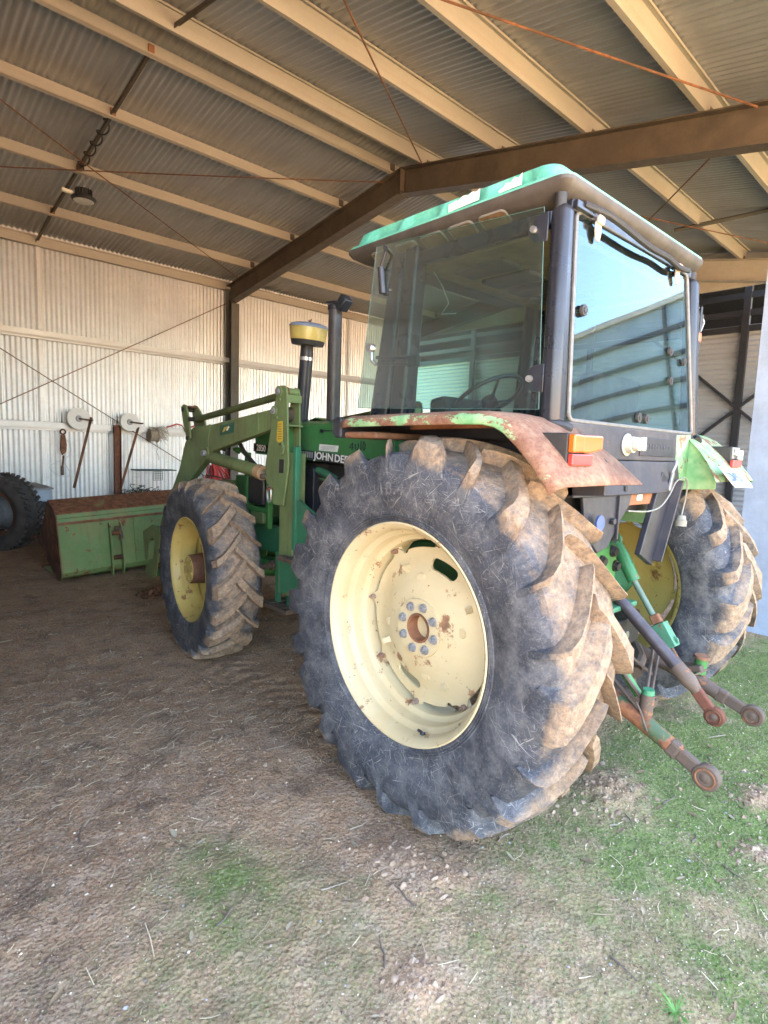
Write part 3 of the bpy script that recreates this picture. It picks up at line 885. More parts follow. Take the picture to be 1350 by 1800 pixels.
def sidewall_text(body, size, R, th_mid, wheel, xo, flip=1, name='moulded_lettering'):
    """raised lettering bent round the sidewall of the left rear tyre"""
    me = text_mesh(body, size, .0016, 1.15)
    xs = [v.co.x for v in me.vertices]; wd = max(xs)
    for v in me.vertices:
        u, vv, ww = v.co
        r = R + vv * flip; th = th_mid + flip * -1 * (u - wd / 2) / R * -1
        v.co = (xo - ww - .0015, r * math.cos(th), r * math.sin(th))
    me.materials.clear(); me.materials.append(MAT['scuffed'])
    o = link(name, me, wheel)
    return o


sidewall_text('18.4', .074, .575, rad(86), rwL, -.2335)

FT_PROF = [(-.135, .375), (-.148, .39), (-.153, .40), (-.162, .43), (-.173, .48), (-.177, .53), (-.170, .575), (-.150, .598), (-.11, .612), (-.05, .619), (0, .621), (.05, .619), (.11, .612), (.15, .598), (.17, .575), (.177, .53), (.173, .48), (.162, .43), (.148, .39), (.135, .375)]
FT_LUG = [(-.1765, .525, .532, -.012, .062, .045), (-.178, .56, .592, -.005, .074, .058), (-.160, .59, .644, .005, .076, .056), (-.12, .605, .656, .045, .074, .050), (-.07, .612, .662, .12, .072, .048), (-.02, .615, .665, .205, .072, .048), (.018, .615, .665, .27, .074, .054), (.034, .615, .656, .295, .06, .04)]


def front_wheel(side):
    s = side; xc = s * .815; o = -1 if s < 0 else 1
    w_ = MB()
    prof = [(-.146, .384), (-.148, .378), (-.142, .371), (-.132, .362), (-.09, .356), (-.075, .345), (-.06, .33), (.02, .322), (.05, .335), (.09, .355), (.132, .362), (.146, .384), (.14, .384), (.13, .372), (.09, .365), (.04, .345), (.02, .334), (-.055, .342), (-.08, .362), (-.13, .372)]
    w_.lathe([(t * (1 if s < 0 else -1), r) for t, r in prof], 80, closed=True)
    wheel = w_.build('front_wheel', MAT['yellow'], tractor, 40)
    wheel.location = (xc, 2.336, .643); wheel.rotation_euler = (0, 0, -.085)
    b = MB(); b.lathe([(o * -.03, .33), (o * -.045, .29), (o * -.06, .22), (o * -.065, .16), (o * -.065, .10)], 64)
    d = b.build('wheel_disc', MAT['yellow'], wheel, 40, fix=False); q = d.modifiers.new('t', 'SOLIDIFY'); q.thickness = .012
    b = MB(); b.lathe([(o * -.07, .150), (o * -.03, .150), (o * -.025, .118), (o * .03, .112), (o * .125, .104), (o * .133, .098)], 48); b.build('planetary_hub', MAT['rustdark'], wheel, 30)
    b = MB(); b.cyl((o * .133, 0, 0), (o * .136, 0, 0), .098, .096, 40); h = b.build('hub_cover', MAT['yellow'], wheel, 30)
    for i in range(6):
        th = 2 * math.pi * i / 6 + .3; p = Vector((o * .134, .07 * math.cos(th), .07 * math.sin(th)))
        MB().cyl(p, p + Vector((o * .008, 0, 0)), .011, .01, 6).build('hub_screw', MAT['yellow'], h, 30)
    for i in range(8):
        th = 2 * math.pi * i / 8; p = Vector((o * -.05, .134 * math.cos(th), .134 * math.sin(th)))
        MB().cyl(p, p + Vector((o * .028, 0, 0)), .014, .013, 6).build('wheel_bolt', MAT['rustdark'], wheel, 30)
    tyre_mesh('tyre', FT_PROF, FT_LUG, 20, rad(4) if s < 0 else rad(9), s, 120, 1.0).build('tyre', MAT['ftyre'], wheel, 38, .005)
    return wheel


fwL = front_wheel(-1); fwR = front_wheel(1)
fwL['label'] = 'near front wheel with yellow rim and mud caked chevron tread'; fwR['label'] = 'far front wheel behind the loader and engine'
def P(name, mat, bevel=.003, smooth=35, parent=None):
    """context: returns MB with .done()"""
    b = MB(); b.done = lambda: b.build(name, mat, parent or tractor, smooth, bevel)
    return b


def mirror_x(pts): return [(-x, y, z) for x, y, z in pts]


# --- chassis, gearbox, engine, axles
b = MB(); b.prism([(-.30, .62), (-.30, 1.12), (-.12, 1.22), (.45, 1.20), (.55, 1.05), (1.0, 1.0), (1.0, .60), (.4, .54)], -.20, .20)
b.build('transmission_housing', MAT['green'], tractor, 30, .02)
for s in (-1, 1):
    b = MB(); b.cyl((s * .2, 0, .814), (s * .62, 0, .814), .17, .11, 28); b.cyl((s * .18, 0, .814), (s * .235, 0, .814), .24, .24, 32)
    b.build('axle_housing', MAT['green'], tractor, 40)
b = MB(); b.prism([(1.0, .62), (1.0, 1.28), (1.15, 1.36), (2.25, 1.36), (2.3, 1.2), (2.3, .68), (2.0, .60)], -.17, .17); b.build('engine_block', MAT['dark'], tractor, 30, .02)
for i in range(5):
    y = 1.15 + i * .22
    MB().box(-.215, -.172, y, y + .13, .9 + .03 * (i % 2), 1.25).build('engine_cover', MAT['dark'], tractor, 30, .012)
MB().box(-.26, .26, 1.0, 2.35, 1.30, 1.455).build('engine_gap_filler', MAT['dark'], tractor, 30, .015)  # dark filler added to block light showing under the hood
MB().tube([(-.2, 1.95, 1.32), (-.23, 1.8, 1.36), (-.24, 1.5, 1.31), (-.22, 1.2, 1.30)], .028, 10).build('fuel_pipe', MAT['green'], tractor)
MB().tube([(-.26, 1.72, 1.40), (-.27, 1.60, 1.375), (-.26, 1.50, 1.34)], .027, 12).build('intake_hose', MAT['teal'], tractor)
MB().box(-.30, -.215, 1.72, 1.91, .80, 1.415).build('radiator_side_screen', MAT['black'], tractor, 30, .006)
MB().cyl((-.2, 1.45, .78), (-.2, 1.45, 1.0), .055, .055, 20).cyl((-.2, 1.45, 1.0), (-.2, 1.45, 1.02), .03, .03, 12).build('oil_filter', MAT['dark'], tractor)
for i in range(6):
    y0 = 1.2 + .18 * i
    MB().tube([(-.225, y0, 1.28), (-.25, y0 + .05, 1.2 - .02 * i), (-.24, y0 + .12, 1.08), (-.22, y0 + .2, 1.0 + .02 * i)], .011, 8).build('hose', MAT['blackplastic'], tractor)
MB().cyl((-.19, 2.1, 1.15), (-.27, 2.1, 1.15), .085, .085, 28).cyl((-.27, 2.1, 1.15), (-.285, 2.1, 1.15), .05, .05, 20).build('alternator', MAT['dark'], tractor, 35)
# front axle, support frame
b = MB(); b.tube([(-.62, 2.336, .643), (-.35, 2.336, .60), (0, 2.336, .58), (.35, 2.336, .60), (.62, 2.336, .643)], [.08, .075, .10, .075, .08], 14); b.build('front_axle', MAT['green'], tractor)
for s in (-1, 1):
    b = MB(); b.cyl((s * .60, 2.336, .50), (s * .60, 2.336, .79), .07, .06, 18); b.cyl((s * .6, 2.336, .643), (s * .74, 2.336, .643), .11, .12, 24); b.build('steering_knuckle', MAT['dark'], tractor)
MB().tube([(-.58, 2.13, .64), (-.2, 2.10, .66), (.2, 2.10, .66), (.58, 2.13, .64)], .022, 10).cyl((-.40, 2.12, .65), (-.22, 2.12, .655), .036, .036, 14).build('steering_cylinder', MAT['hitchrust'], tractor)
b = MB(); b.box(-.30, -.24, 1.05, 3.0, .72, .93).box(.24, .30, 1.05, 3.0, .72, .93).box(-.30, .30, 2.94, 3.0, .72, .93).build('frame_rail', MAT['teal'], tractor, 30, .006)
MB().box(-.26, .26, 2.62, 2.95, .94, 1.30).build('radiator_box', MAT['green'], tractor, 30, .01)
# brush guard in front of the grille with a black lamp
for y0, y1, z0, z1, x in ((2.46, 2.50, .93, 1.50, -.40), (2.13, 2.17, .93, 1.40, -.40)):
    MB().box(x - .02, x + .02, y0, y1, z0, z1).build('guard_bar', MAT['green'], tractor, 30, .004)
MB().box(-.42, -.38, 2.17, 2.46, 1.34, 1.375).build('guard_bar', MAT['green'], tractor, 30, .004)
MB().box(-.42, -.38, 2.17, 2.46, 1.045, 1.085).build('guard_bar', MAT['green'], tractor, 30, .004)
MB().box(-.415, -.385, 2.22, 2.40, .96, 1.045).build('guard_plate', MAT['arm'], tractor, 30, .004)
lb = MB().box(-.43, -.36, 2.20, 2.43, 1.10, 1.325).build('lamp_housing', MAT['black'], tractor, 30, .02)
MB().box(-.434, -.431, 2.22, 2.41, 1.12, 1.305).build('lamp_back_plate', MAT['blackplastic'], lb, 30, .002)
MB().tube([(-.4, 2.62, 1.5), (-.42, 2.66, 1.52), (-.42, 2.55, 1.52), (-.40, 2.50, 1.48)], .02, 8).build('guard_bow', MAT['green'], tractor)
MB().tube([(-.45, 2.62, 1.66), (-.45, 2.45, 1.50), (-.43, 2.30, 1.40), (-.38, 2.1, 1.36)], .017, 8).build('hydraulic_hose', MAT['blackplastic'], tractor)
MB().tube([(-.5, 2.95, 1.62), (-.47, 2.80, 1.52), (-.47, 2.7, 1.50), (-.48, 2.72, 1.62)], .013, 8).build('hydraulic_hose', MAT['blackplastic'], tractor)

# --- hood
def hood_sec(y):
    k = max(0, (y - 2.0) / .6)
    zt = 1.727 - .05 * k * k; zb = 1.458 + (y - 1.3) * .028 if y > 1.05 else 1.45
    wv = .33 - .015 * k
    return [(-wv, zb), (-wv, zt - .018), (-wv + .02, zt), (-.16, zt + .028), (0, zt + .04), (.16, zt + .028), (wv - .02, zt), (wv, zt - .018), (wv, zb)]


ysec = [.86, 1.1, 1.4, 1.7, 2.0, 2.2, 2.4, 2.52]
b = MB(); vs = []; fs = []
for y in ysec:
    for x, z in hood_sec(y): vs.append((x, y, z))
m = 9
for i in range(len(ysec) - 1):
    for k in range(m - 1): fs.append((i * m + k, i * m + k + 1, (i + 1) * m + k + 1, (i + 1) * m + k))
fs += [tuple(range(m)), tuple((len(ysec) - 1) * m + k for k in reversed(range(m)))]
b.add(vs, fs); hood = b.build('hood', MAT['hoodgreen'], tractor, 30, .004)
MB().prism([(1.40, 1.757), (1.86, 1.757), (2.05, 1.79), (2.2, 1.757)], -.07, .07).build('hood_scoop', MAT['hoodgreen'], hood, 30, .01)
# black decal band with lettering
def band(y0, y1, off, top=.0, h=.062):
    def zc(y): return 1.452 + (y - 1.29) * .052 + top
    return [(y0, zc(y0)), (y1, zc(y1)), (y1, zc(y1) + h), (y0, zc(y0) + h)]


MB().prism(band(1.08, 1.86, 0), -.3335, -.3305).build('decal_band', MAT['black'], hood, 0)
MB().prism(band(2.1, 2.52, 0, -.006, .066), -.3305, -.3270).build('decal_band', MAT['black'], hood, 0)
ux = Vector((0, -1, -.052)); uy = Vector((0, -.052, 1))
for wd_, dy in (('JOHN', 0), ('DEERE', .232)):
    text_part('decal_lettering', wd_, .070, frame_mat((-.3345, 1.672 - dy, 1.483 - dy * .052), ux, uy), MAT['white'], hood, 1.0, 1.22, .0015)
text_part('decal_lettering', '2850', .072, frame_mat((-.3325, 2.470, 1.519), ux, uy), MAT['white'], hood, 1.0, .98, .001)
for i in range(6):
    y = 1.83 - i * .026; z = 1.452 + (y - 1.29) * .052
    MB().box(-.3348, -.3338, y - (.011 - .0012 * i), y, z + .012, z + .052).build('decal_bar', MAT['white'], hood, 0)
MB().prism([(1.40, 1.577), (1.613, 1.585), (1.619, 1.541), (1.41, 1.535)], -.3335, -.3308).build('paper_label', MAT['white'], hood, 0)
for i in range(4): MB().box(-.3342, -.3337, 1.43, 1.60 - .02 * (i % 2), 1.546 + i * .008, 1.5485 + i * .008).build('label_print', MAT['galv'], hood, 0)
MB().box(-.338, -.331, 1.12, 1.60, 1.672, 1.680).box(-.34, -.331, 1.575, 1.605, 1.662, 1.685).build('hood_latch', MAT['black'], hood, 0)
# hand-painted digits
def stroke(pts, parent=hood):
    MB().tube([(-.3335, y, z) for y, z in pts], .0035, 6).build('painted_digit', MAT['black'], parent)


y0, z0 = 1.285, 1.552
stroke([(y0 - .03, z0), (y0 - .035, z0 + .045), (y0 - .0, z0 + .015), (y0 - .04, z0 + .017)])
stroke([(y0 - .06, z0 + .04), (y0 - .063, z0 + .01), (y0 - .08, z0 + .002), (y0 - .092, z0 + .02), (y0 - .09, z0 + .047)])
stroke([(y0 - .118, z0 + .058), (y0 - .118, z0 + .0)])
stroke([(y0 - .145, z0 + .055), (y0 - .158, z0 + .04), (y0 - .158, z0 + .012), (y0 - .148, z0 + .0), (y0 - .137, z0 + .015), (y0 - .137, z0 + .042), (y0 - .145, z0 + .055)])
MB().prism([(1.14, 1.62), (.98, 1.625), (1.07, 1.515), (1.165, 1.512)], -.318, -.300).build('hood_bracket', MAT['black'], tractor, 0, .003)
# --- exhaust and pre-cleaner
ex = MB().cyl((-.05, 1.84, 1.70), (-.05, 1.845, 2.565), .051, .051, 24).build('exhaust_stack', MAT['exhaust'], tractor)
MB().cyl((-.05, 1.845, 2.565), (-.05, 1.845, 2.60), .058, .056, 20).obox((-.05, 1.82, 2.612), (.12, .13, .014), (.1, 0, 0)).build('rain_flap_seat', MAT['black'], ex, 30, .004)
MB().obox((-.05, 1.745, 2.60), (.085, .075, .10), (.75, 0, .1)).cyl((-.09, 1.79, 2.605), (-.01, 1.79, 2.605), .012, .012, 10).build('rain_flap', MAT['black'], ex, 30, .012)
pc = MB().cyl((-.02, 2.31, 1.70), (-.02, 2.245, 2.31), .052, .052, 24).build('intake_stack', MAT['black'], tractor)
MB().cyl((-.02, 2.249, 2.27), (-.02, 2.243, 2.375), .05, .05, 24).build('intake_neck', MAT['blackplastic'], pc)
def along(t): return Vector((-.02, 2.31 + (2.245 - 2.31) * t / .61, 1.70 + t))
b = MB(); pcT = Matrix.Translation((-.02, 2.243, 2.325)) @ Matrix.Rotation(.11, 4, 'X')
b.T = pcT; b.lathe([(.035, .05), (.035, .125), (.07, .135), (.075, .128), (.08, .04)], 36, axis='z'); b.build('precleaner_base', MAT['blackplastic'], pc, 40)
b = MB(); b.T = pcT; b.lathe([(.068, .12), (.072, .138), (.16, .15), (.168, .148)], 40, axis='z'); b.build('precleaner_bowl', plain('aged_yellow_bowl', (.52, .40, .12), .35, 0, .3, 8), pc, 40)
b = MB(); b.T = pcT; b.lathe([(.166, .152), (.176, .155), (.192, .14), (.203, .10), (.207, .03), (.207, 0.001)], 40, axis='z'); b.build('precleaner_lid', plain('blue_grey_lid', (.22, .27, .36), .5, 0, .25, 20), pc, 40)
b = MB(); b.T = pcT; b.obox((0, 0, .215), (.03, .008, .025), (0, 0, .7)).obox((.014, 0, .225), (.012, .008, .03), (0, .5, .7)); b.build('wing_nut', MAT['hitchrust'], pc, 0, .002)
MB().cyl((-.02, 2.252, 2.245), (-.02, 2.249, 2.27), .056, .056, 24).build('clamp_band', MAT['chrome'], pc)

# --- loader: towers, lift arms, links, cylinders (both sides)
TP = [(1.695, 1.925), (1.680, 1.945), (1.653, 1.955), (1.605, 1.953), (1.578, 1.935), (1.570, 1.90), (1.565, 1.82), (1.542, 1.44), (1.594, 1.169), (1.719, 1.168), (1.775, 1.277), (1.823, 1.338), (1.826, 1.428), (1.736, 1.771), (1.700, 1.886)]
TPI = [(1.69, 1.93), (1.66, 1.955), (1.62, 1.94), (1.608, 1.90), (1.585, 1.41), (1.605, 1.25), (1.72, 1.25), (1.80, 1.4), (1.735, 1.77)]
ARM = [(1.775, 1.815), (1.86, 1.805), (2.713, 1.712), (2.95, 1.70), (3.057, 1.693), (3.12, 1.665), (3.235, 1.551), (3.35, 1.33), (3.80, .80), (3.86, .62), (3.74, .60), (3.292, 1.10), (3.20, 1.20), (2.774, 1.455), (2.70, 1.50), (1.854, 1.665), (1.775, 1.69)]


def cyl_part(name, p0, p1, r, mat, parent, n=18): return MB().cyl(p0, p1, r, r, n).build(name, mat, parent)


def loader_side(s):
    X = lambda v: s * v
    # upright post with gusset
    b = MB(); b.box(X(.60), X(.50), 1.53, 1.69, .56, 1.52); post = b.build('loader_post', MAT['arm'], tractor, 30, .006)
    MB().box(X(.606), X(.565), 1.49, 1.527, .88, 1.56).build('post_flange', MAT['teal'], post, 30, .004)
    MB().prism([(1.50, 1.215), (1.456, 1.215), (1.30, 1.15), (1.20, 1.05), (1.20, .90), (1.45, .89), (1.50, .89)], X(.592), X(.575)).build('gusset', MAT['teal'], post, 0, .003)
    MB().prism([(1.665, .80), (1.53, .81), (1.45, .785), (1.405, .745), (1.39, .70), (1.41, .63), (1.647, .563)], X(.612), X(.598)).build('lower_plate', MAT['teal'], post, 0, .003)
    MB().box(X(.50), X(.29), 1.50, 1.66, .74, .91).build('mount_beam', MAT['teal'], post, 30, .006)
    tp = MB().prism(TP, X(.632), X(.618)).build('tower_plate', MAT['arm'], tractor, 0, .003)
    MB().prism(TPI, X(.512), X(.498)).build('tower_plate', MAT['arm'], tractor, 0, .003)
    MB().box(X(.618), X(.512), 1.575, 1.60, 1.845, 1.895).build('cross_plate', MAT['arm'], tp, 0, .003)
    MB().box(X(.618), X(.512), 1.552, 1.68, 1.69, 1.702).build('cross_plate', MAT['arm'], tp, 0, .003)
    MB().box(X(.618), X(.512), 1.67, 1.68, 1.20, 1.69).build('back_plate', MAT['green'], tp, 0, .003)
    cyl_part('pin_tube', (X(.618), 1.64, 1.918), (X(.512), 1.64, 1.918), .026, MAT['arm'], tp); cyl_part('pin_tube', (X(.61), 1.64, 1.918), (X(.585), 1.64, 1.918), .031, MAT['rust'], tp)
    cyl_part('pivot_bush', (X(.605), 1.70, 1.775), (X(.52), 1.70, 1.775), .05, MAT['hitchrust'], tp)
    for y, z, r in ((1.660, 1.918, .022), (1.715, 1.792, .022)):
        q = cyl_part('pin_head', (X(.632), y, z), (X(.652), y, z), r, MAT['galv'], tp); cyl_part('pin_boss', (X(.63), y, z), (X(.64), y, z), r * 1.6, MAT['arm'], tp)
    for y, z in ((1.647, 1.865), (1.68, 1.745)): MB().cyl((X(.632), y, z), (X(.645), y, z), .011, .011, 6).build('bolt', MAT['arm'], tp)
    # oval hook, latch ring
    MB().tube([(X(.637), 1.64, 1.575), (X(.642), 1.60, 1.585), (X(.642), 1.58, 1.55), (X(.642), 1.59, 1.515), (X(.637), 1.62, 1.505)], .008, 8).build('hook', MAT['arm'], tp)
    MB().tube([(X(.645), 1.745 + .025 * math.cos(t), 1.235 + .055 * math.sin(t)) for t in [i * math.pi / 6 for i in range(13)]], .008, 8).build('shackle', MAT['chrome'], tp)
    MB().cyl((X(.632), 1.735, 1.265), (X(.66), 1.735, 1.275), .016, .016, 12).build('shackle_bolt', MAT['rust'], tp)
    if s < 0:
        MB().prism([(1.612, 1.725), (1.672, 1.722), (1.682, 1.60), (1.662, 1.585), (1.618, 1.588), (1.608, 1.60)], -.6335, -.6322).build('warning_sticker', MAT['yellowlabel'], tp, 0)
        for i in range(7): MB().box(-.6345, -.6337, 1.622, 1.668, 1.607 + .016 * i, 1.610 + .016 * i).build('sticker_print', MAT['black'], tp, 0)
        MB().prism([(1.59, 1.475), (1.645, 1.475), (1.647, 1.385), (1.595, 1.385)], -.6335, -.6322).build('data_plate', MAT['dark'], tp, 0)
    # lift arm: boxed beam with knee plates
    arm = MB().prism(ARM, X(.595), X(.535)).build('lift_arm', MAT['arm'], tractor, 0, .006)
    MB().prism([(2.73, 1.715), (2.76, 1.712), (2.80, 1.60), (2.79, 1.46), (2.765, 1.465), (2.775, 1.60)], X(.599), X(.5945)).build('weld_seam', MAT['arm'], arm, 0)
    MB().prism([(1.99, 1.792), (2.01, 1.79), (2.005, 1.655), (1.985, 1.658)], X(.599), X(.5945)).build('weld_seam', MAT['arm'], arm, 0)
    if s < 0:
        MB().prism([(2.34, 1.725), (2.57, 1.70), (2.57, 1.625), (2.34, 1.65)], -.5972, -.5955).build('maker_decal', plain('dark_teal_decal', (.02, .10, .06), .45), arm, 0)
        MB().prism([(2.44, 1.695), (2.48, 1.668), (2.50, 1.655), (2.53, 1.652), (2.50, 1.688)], -.598, -.5974).build('decal_emblem', MAT['yellowlabel'], arm, 0)
        MB().prism([(2.43, 1.70), (2.47, 1.665), (2.445, 1.662), (2.41, 1.69)], -.598, -.5974).build('decal_emblem', MAT['white'], arm, 0)
    # front rocker with pins, levelling link
    rk = MB().prism([(3.25, 1.865), (3.20, 1.885), (3.15, 1.875), (3.10, 1.78), (3.06, 1.60), (3.10, 1.57), (3.14, 1.60), (3.215, 1.75)], X(.622), X(.606)).build('rocker_plate', MAT['arm'], tractor, 0, .004)
    MB().prism([(3.25, 1.865), (3.20, 1.885), (3.15, 1.875), (3.00, 1.76), (2.98, 1.70), (3.14, 1.60), (3.215, 1.75)], X(.528), X(.512)).build('rocker_plate', MAT['arm'], rk, 0, .004)
    MB().box(X(.606), X(.528), 3.13, 3.24, 1.855, 1.872).build('rocker_cap', MAT['rustdark'], rk, 0, .003)
    for y, z in ((3.20, 1.84), (3.11, 1.60), (3.06, 1.757)): cyl_part('rocker_pin', (X(.632), y, z), (X(.502), y, z), .019, MAT['dark'], rk)
    MB().cyl((X(.565), 1.69, 1.905), (X(.565), 3.06, 1.757), .026, .026, 16).build('levelling_link', plain('greasy_olive_paint', (.075, .095, .035), .55, 0, .4, 8, .1), rk)
    # lift cylinder
    lc = MB().cyl((X(.565), 2.80, 1.452), (X(.565), 1.97, 1.366), .049, .049, 22).build('lift_cylinder', MAT['arm'], tractor)
    MB().cyl((X(.565), 2.03, 1.372), (X(.565), 1.965, 1.3655), .054, .052, 22).build('gland_nut', plain('tan_gland', (.42, .27, .15), .6), lc)
    MB().cyl((X(.565), 1.97, 1.366), (X(.565), 1.83, 1.35), .024, .024, 14).build('cylinder_rod', MAT['chrome'], lc)
    cyl_part('cylinder_pin', (X(.64), 2.80, 1.48), (X(.49), 2.80, 1.48), .024, MAT['galv'], lc); cyl_part('cylinder_pin_boss', (X(.61), 2.80, 1.48), (X(.52), 2.80, 1.48), .05, MAT['arm'], lc)
    cyl_part('cylinder_pin', (X(.66), 1.83, 1.35), (X(.48), 1.83, 1.35), .02, MAT['hitchrust'], lc)
    # implement carrier hanging at the arm end
    ca = MB().prism([(4.05, .68), (3.80, .78), (3.68, .78), (3.62, .72), (3.72, .30), (3.88, .24), (4.0, .30), (3.97, .36), (3.80, .42), (3.74, .62), (3.82, .66), (3.90, .60), (3.93, .44), (3.985, .40)], X(.67), X(.655)).build('carrier_plate', MAT['arm'], tractor, 0, .004)
    MB().prism([(4.05, .68), (3.80, .78), (3.68, .78), (3.62, .72), (3.72, .30), (3.88, .24), (4.0, .30)], X(.515), X(.50)).build('carrier_plate', MAT['green'], ca, 0, .004)
    MB().box(X(.655), X(.515), 3.95, 4.03, .60, .70).box(X(.655), X(.515), 3.86, 3.98, .27, .32).build('carrier_bar', MAT['rustdark'], ca, 0, .004)
    MB().tube([(X(.56), 3.12, 1.62), (X(.56), 3.5, 1.05), (X(.56), 3.90, .66)], .03, 12).build('dump_cylinder', MAT['green'], ca)


loader_side(-1); loader_side(1)
MB().tube([(-.66, 3.7, .33), (0, 3.7, .33), (.66, 3.7, .33)], .035, 14).build('carrier_cross_tube', MAT['green'], tractor)
MB().tube([(-.56, 3.30, 1.18), (.56, 3.30, 1.18)], .05, 16).build('arm_cross_tube', MAT['arm'], tractor)
MB().tube([(-.57, 3.43, 1.15), (-.62, 3.48, 1.05), (-.60, 3.50, .9), (-.56, 3.55, .8)], .014, 8).build('hydraulic_hose', MAT['blackplastic'], tractor)
# cab steps with perforated treads
for (x0, x1, y0, y1, z) in ((-.66, -.46, 1.28, 1.62, .835), (-.58, -.34, 1.62, 1.95, .44)):
    st = MB(); st.box(x0, x1, y0, y0 + .012, z - .03, z).box(x0, x1, y1 - .012, y1, z - .03, z).box(x0, x0 + .012, y0 + .012, y1 - .012, z - .03, z).box(x1 - .012, x1, y0 + .012, y1 - .012, z - .03, z)
    o = st.build('step', MAT['hitchrust'], tractor, 0, .002)
    n = 7
    for i in range(n):
        yy = y0 + .012 + (y1 - y0 - .024) * (i + .5) / n
        MB().box(x0 + .012, x1 - .012, yy - .011, yy + .011, z - .008, z - .001 + .004 * (i % 2)).build('step_slat', MAT['hitchrust'], o, 0)
MB().box(-.50, -.47, 1.70, 1.74, .42, .80).build('step_hanger', MAT['teal'], tractor, 0, .003)
MB().box(-.50, -.47, 1.85, 1.89, .42, .80).build('step_hanger', MAT['teal'], tractor, 0, .003)

# --- fenders
def fender(s, mat):
    X = lambda v: s * v
    # outline of the crown in (y,z), swept over width; then the rolled lip
    prof = [(.50, 1.700), (.46, 1.708), (.2, 1.712), (-.2, 1.716), (-.33, 1.714), (-.395, 1.702), (-.455, 1.672), (-.515, 1.622), (-.58, 1.560), (-.63, 1.50), (-.658, 1.462)]
    def inner(i):
        y, z = prof[i]; t = max(0, (-.35 - y) / .308); return .60 - .19 * t * t * (1.0)
    b = MB(); vs = []; fs = []; n = len(prof)
    # cross-section: inner, mid, near edge (rounded), lip bottom
    for i, (y, z) in enumerate(prof):
        a = prof[max(i - 1, 0)]; c = prof[min(i + 1, n - 1)]
        ty, tz = c[0] - a[0], c[1] - a[1]; L = math.hypot(ty, tz); ny, nz = tz / L, -ty / L
        if nz < 0: ny, nz = -ny, -nz
        for x, d in ((inner(i), .004), ((inner(i) + .99) / 2, .010), (.985, .006), (1.008, -.003), (1.02, -.014), (1.023, -.040), (1.018, -.046), (1.010, -.046)):
            vs.append((X(x), y + ny * d, z + nz * d))
    m = 8
    for i in range(n - 1):
        for k in range(m - 1): fs.append((i * m + k, i * m + k + 1, (i + 1) * m + k + 1, (i + 1) * m + k))
    b.add(vs, fs); f = b.build('fender', mat, tractor, 50)
    q = f.modifiers.new('t', 'SOLIDIFY'); q.thickness = .004; q.offset = -1
    # inner liner wall and front cap
    lin = [(.50, 1.695), (-.34, 1.705), (-.48, 1.66), (-.60, 1.55), (-.60, 1.42), (-.35, 1.40), (-.30, 1.20), (.30, 1.20), (.50, 1.45)]
    MB().prism(lin, X(.60), X(.59)).build('fender_inner', MAT['blackrust'] if s < 0 else fender_mat('flaking_inner_fender', .38, 2.0), f, 0, .002)
    MB().prism([(.565, 1.70), (.565, 1.63), (.54, 1.612), (.50, 1.612), (.50, 1.70), (.53, 1.708)], X(1.02), X(.62)).build('fender_nose', MAT['black'], f, 0, .008)
    MB().box(X(1.0), X(.62), .27, .50, 1.612, 1.642).build('fender_box', rust_mat('dusty_rust', .5), f, 0, .012)
    MB().prism([(.26, 1.70), (-.32, 1.705), (-.40, 1.68), (-.40, 1.66), (-.3, 1.67), (.26, 1.66)], X(.80), X(.77)).build('fender_rib', MAT['rust'], f, 0, .003)
    return f


fL = fender(-1, MAT['fenderL']); fR = fender(1, MAT['fenderR'])
# green corner panel closing the right fender to the cab
MB().prism([(.42, 1.69), (.60, 1.70), (.62, 1.46), (.44, 1.44)], -.455, -.450, 'y').build('corner_panel', fR.data.materials[0], fR, 0, .002)
# --- tail lamps: housing, amber indicator, red reflector
def lamp(s, broken):
    X = lambda v: s * v
    pr = [(-.36, 1.648), (-.605, 1.645), (-.605, 1.532), (-.56, 1.53), (-.47, 1.58)]
    h = MB().prism(pr, X(.895), X(.775)).build('tail_lamp', MAT['blackplastic'], tractor, 0, .006)
    if not broken:
        MB().prism([(X(.897), 1.642), (X(.83), 1.640), (X(.83), 1.580), (X(.897), 1.578)], -.606, -.632, 'y').prism([(X(.829), 1.640), (X(.69), 1.642), (X(.69), 1.592), (X(.78), 1.578), (X(.829), 1.579)], -.56, -.628, 'y').build('amber_indicator', MAT['amber'], h, 0, .006)
    else:
        MB().box(X(.89), X(.78), -.610, -.606, 1.582, 1.642).build('lamp_socket_plate', MAT['chrome'], h, 0)
        MB().cyl((X(.835), -.61, 1.612), (X(.835), -.635, 1.612), .016, .014, 12).build('bulb_holder', MAT['chrome'], h)
        MB().obox((X(.85), -.628, 1.60), (.03, .02, .05), (0, .3, .2)).obox((X(.81), -.622, 1.615), (.02, .02, .03), (.3, 0, 0)).build('broken_lens', MAT['white'], h, 0, .002)
    MB().box(X(.893), X(.755), -.625, -.606, 1.534, 1.574).build('red_reflector', MAT['redlens'], h, 0, .004)
    return h


lamp(-1, False); lamp(1, True)
# --- licence plate on the right fender tail
u1 = Vector((.39, 0, .0)); pm_ = frame_mat((.60, -.692, 1.487), (.985, .03, -.03), (-.03, .62, .78))
b = MB(); b.T = pm_; b.prism([(-.17, -.045), (-.155, -.062), (.155, -.062), (.175, -.04), (.17, .055), (-.17, .06)], -.001, .001, 'z')
lp = b.build('licence_plate', plain('white_plate', (.72, .74, .76), .45, 0, .1, 20), tractor, 0)
text_part('plate_lettering', 'S0M956', .085, pm_ @ Matrix.Translation((-.145, -.03, .0022)), plain('plate_blue', (.10, .16, .32), .5), lp, .95, .82, .001)
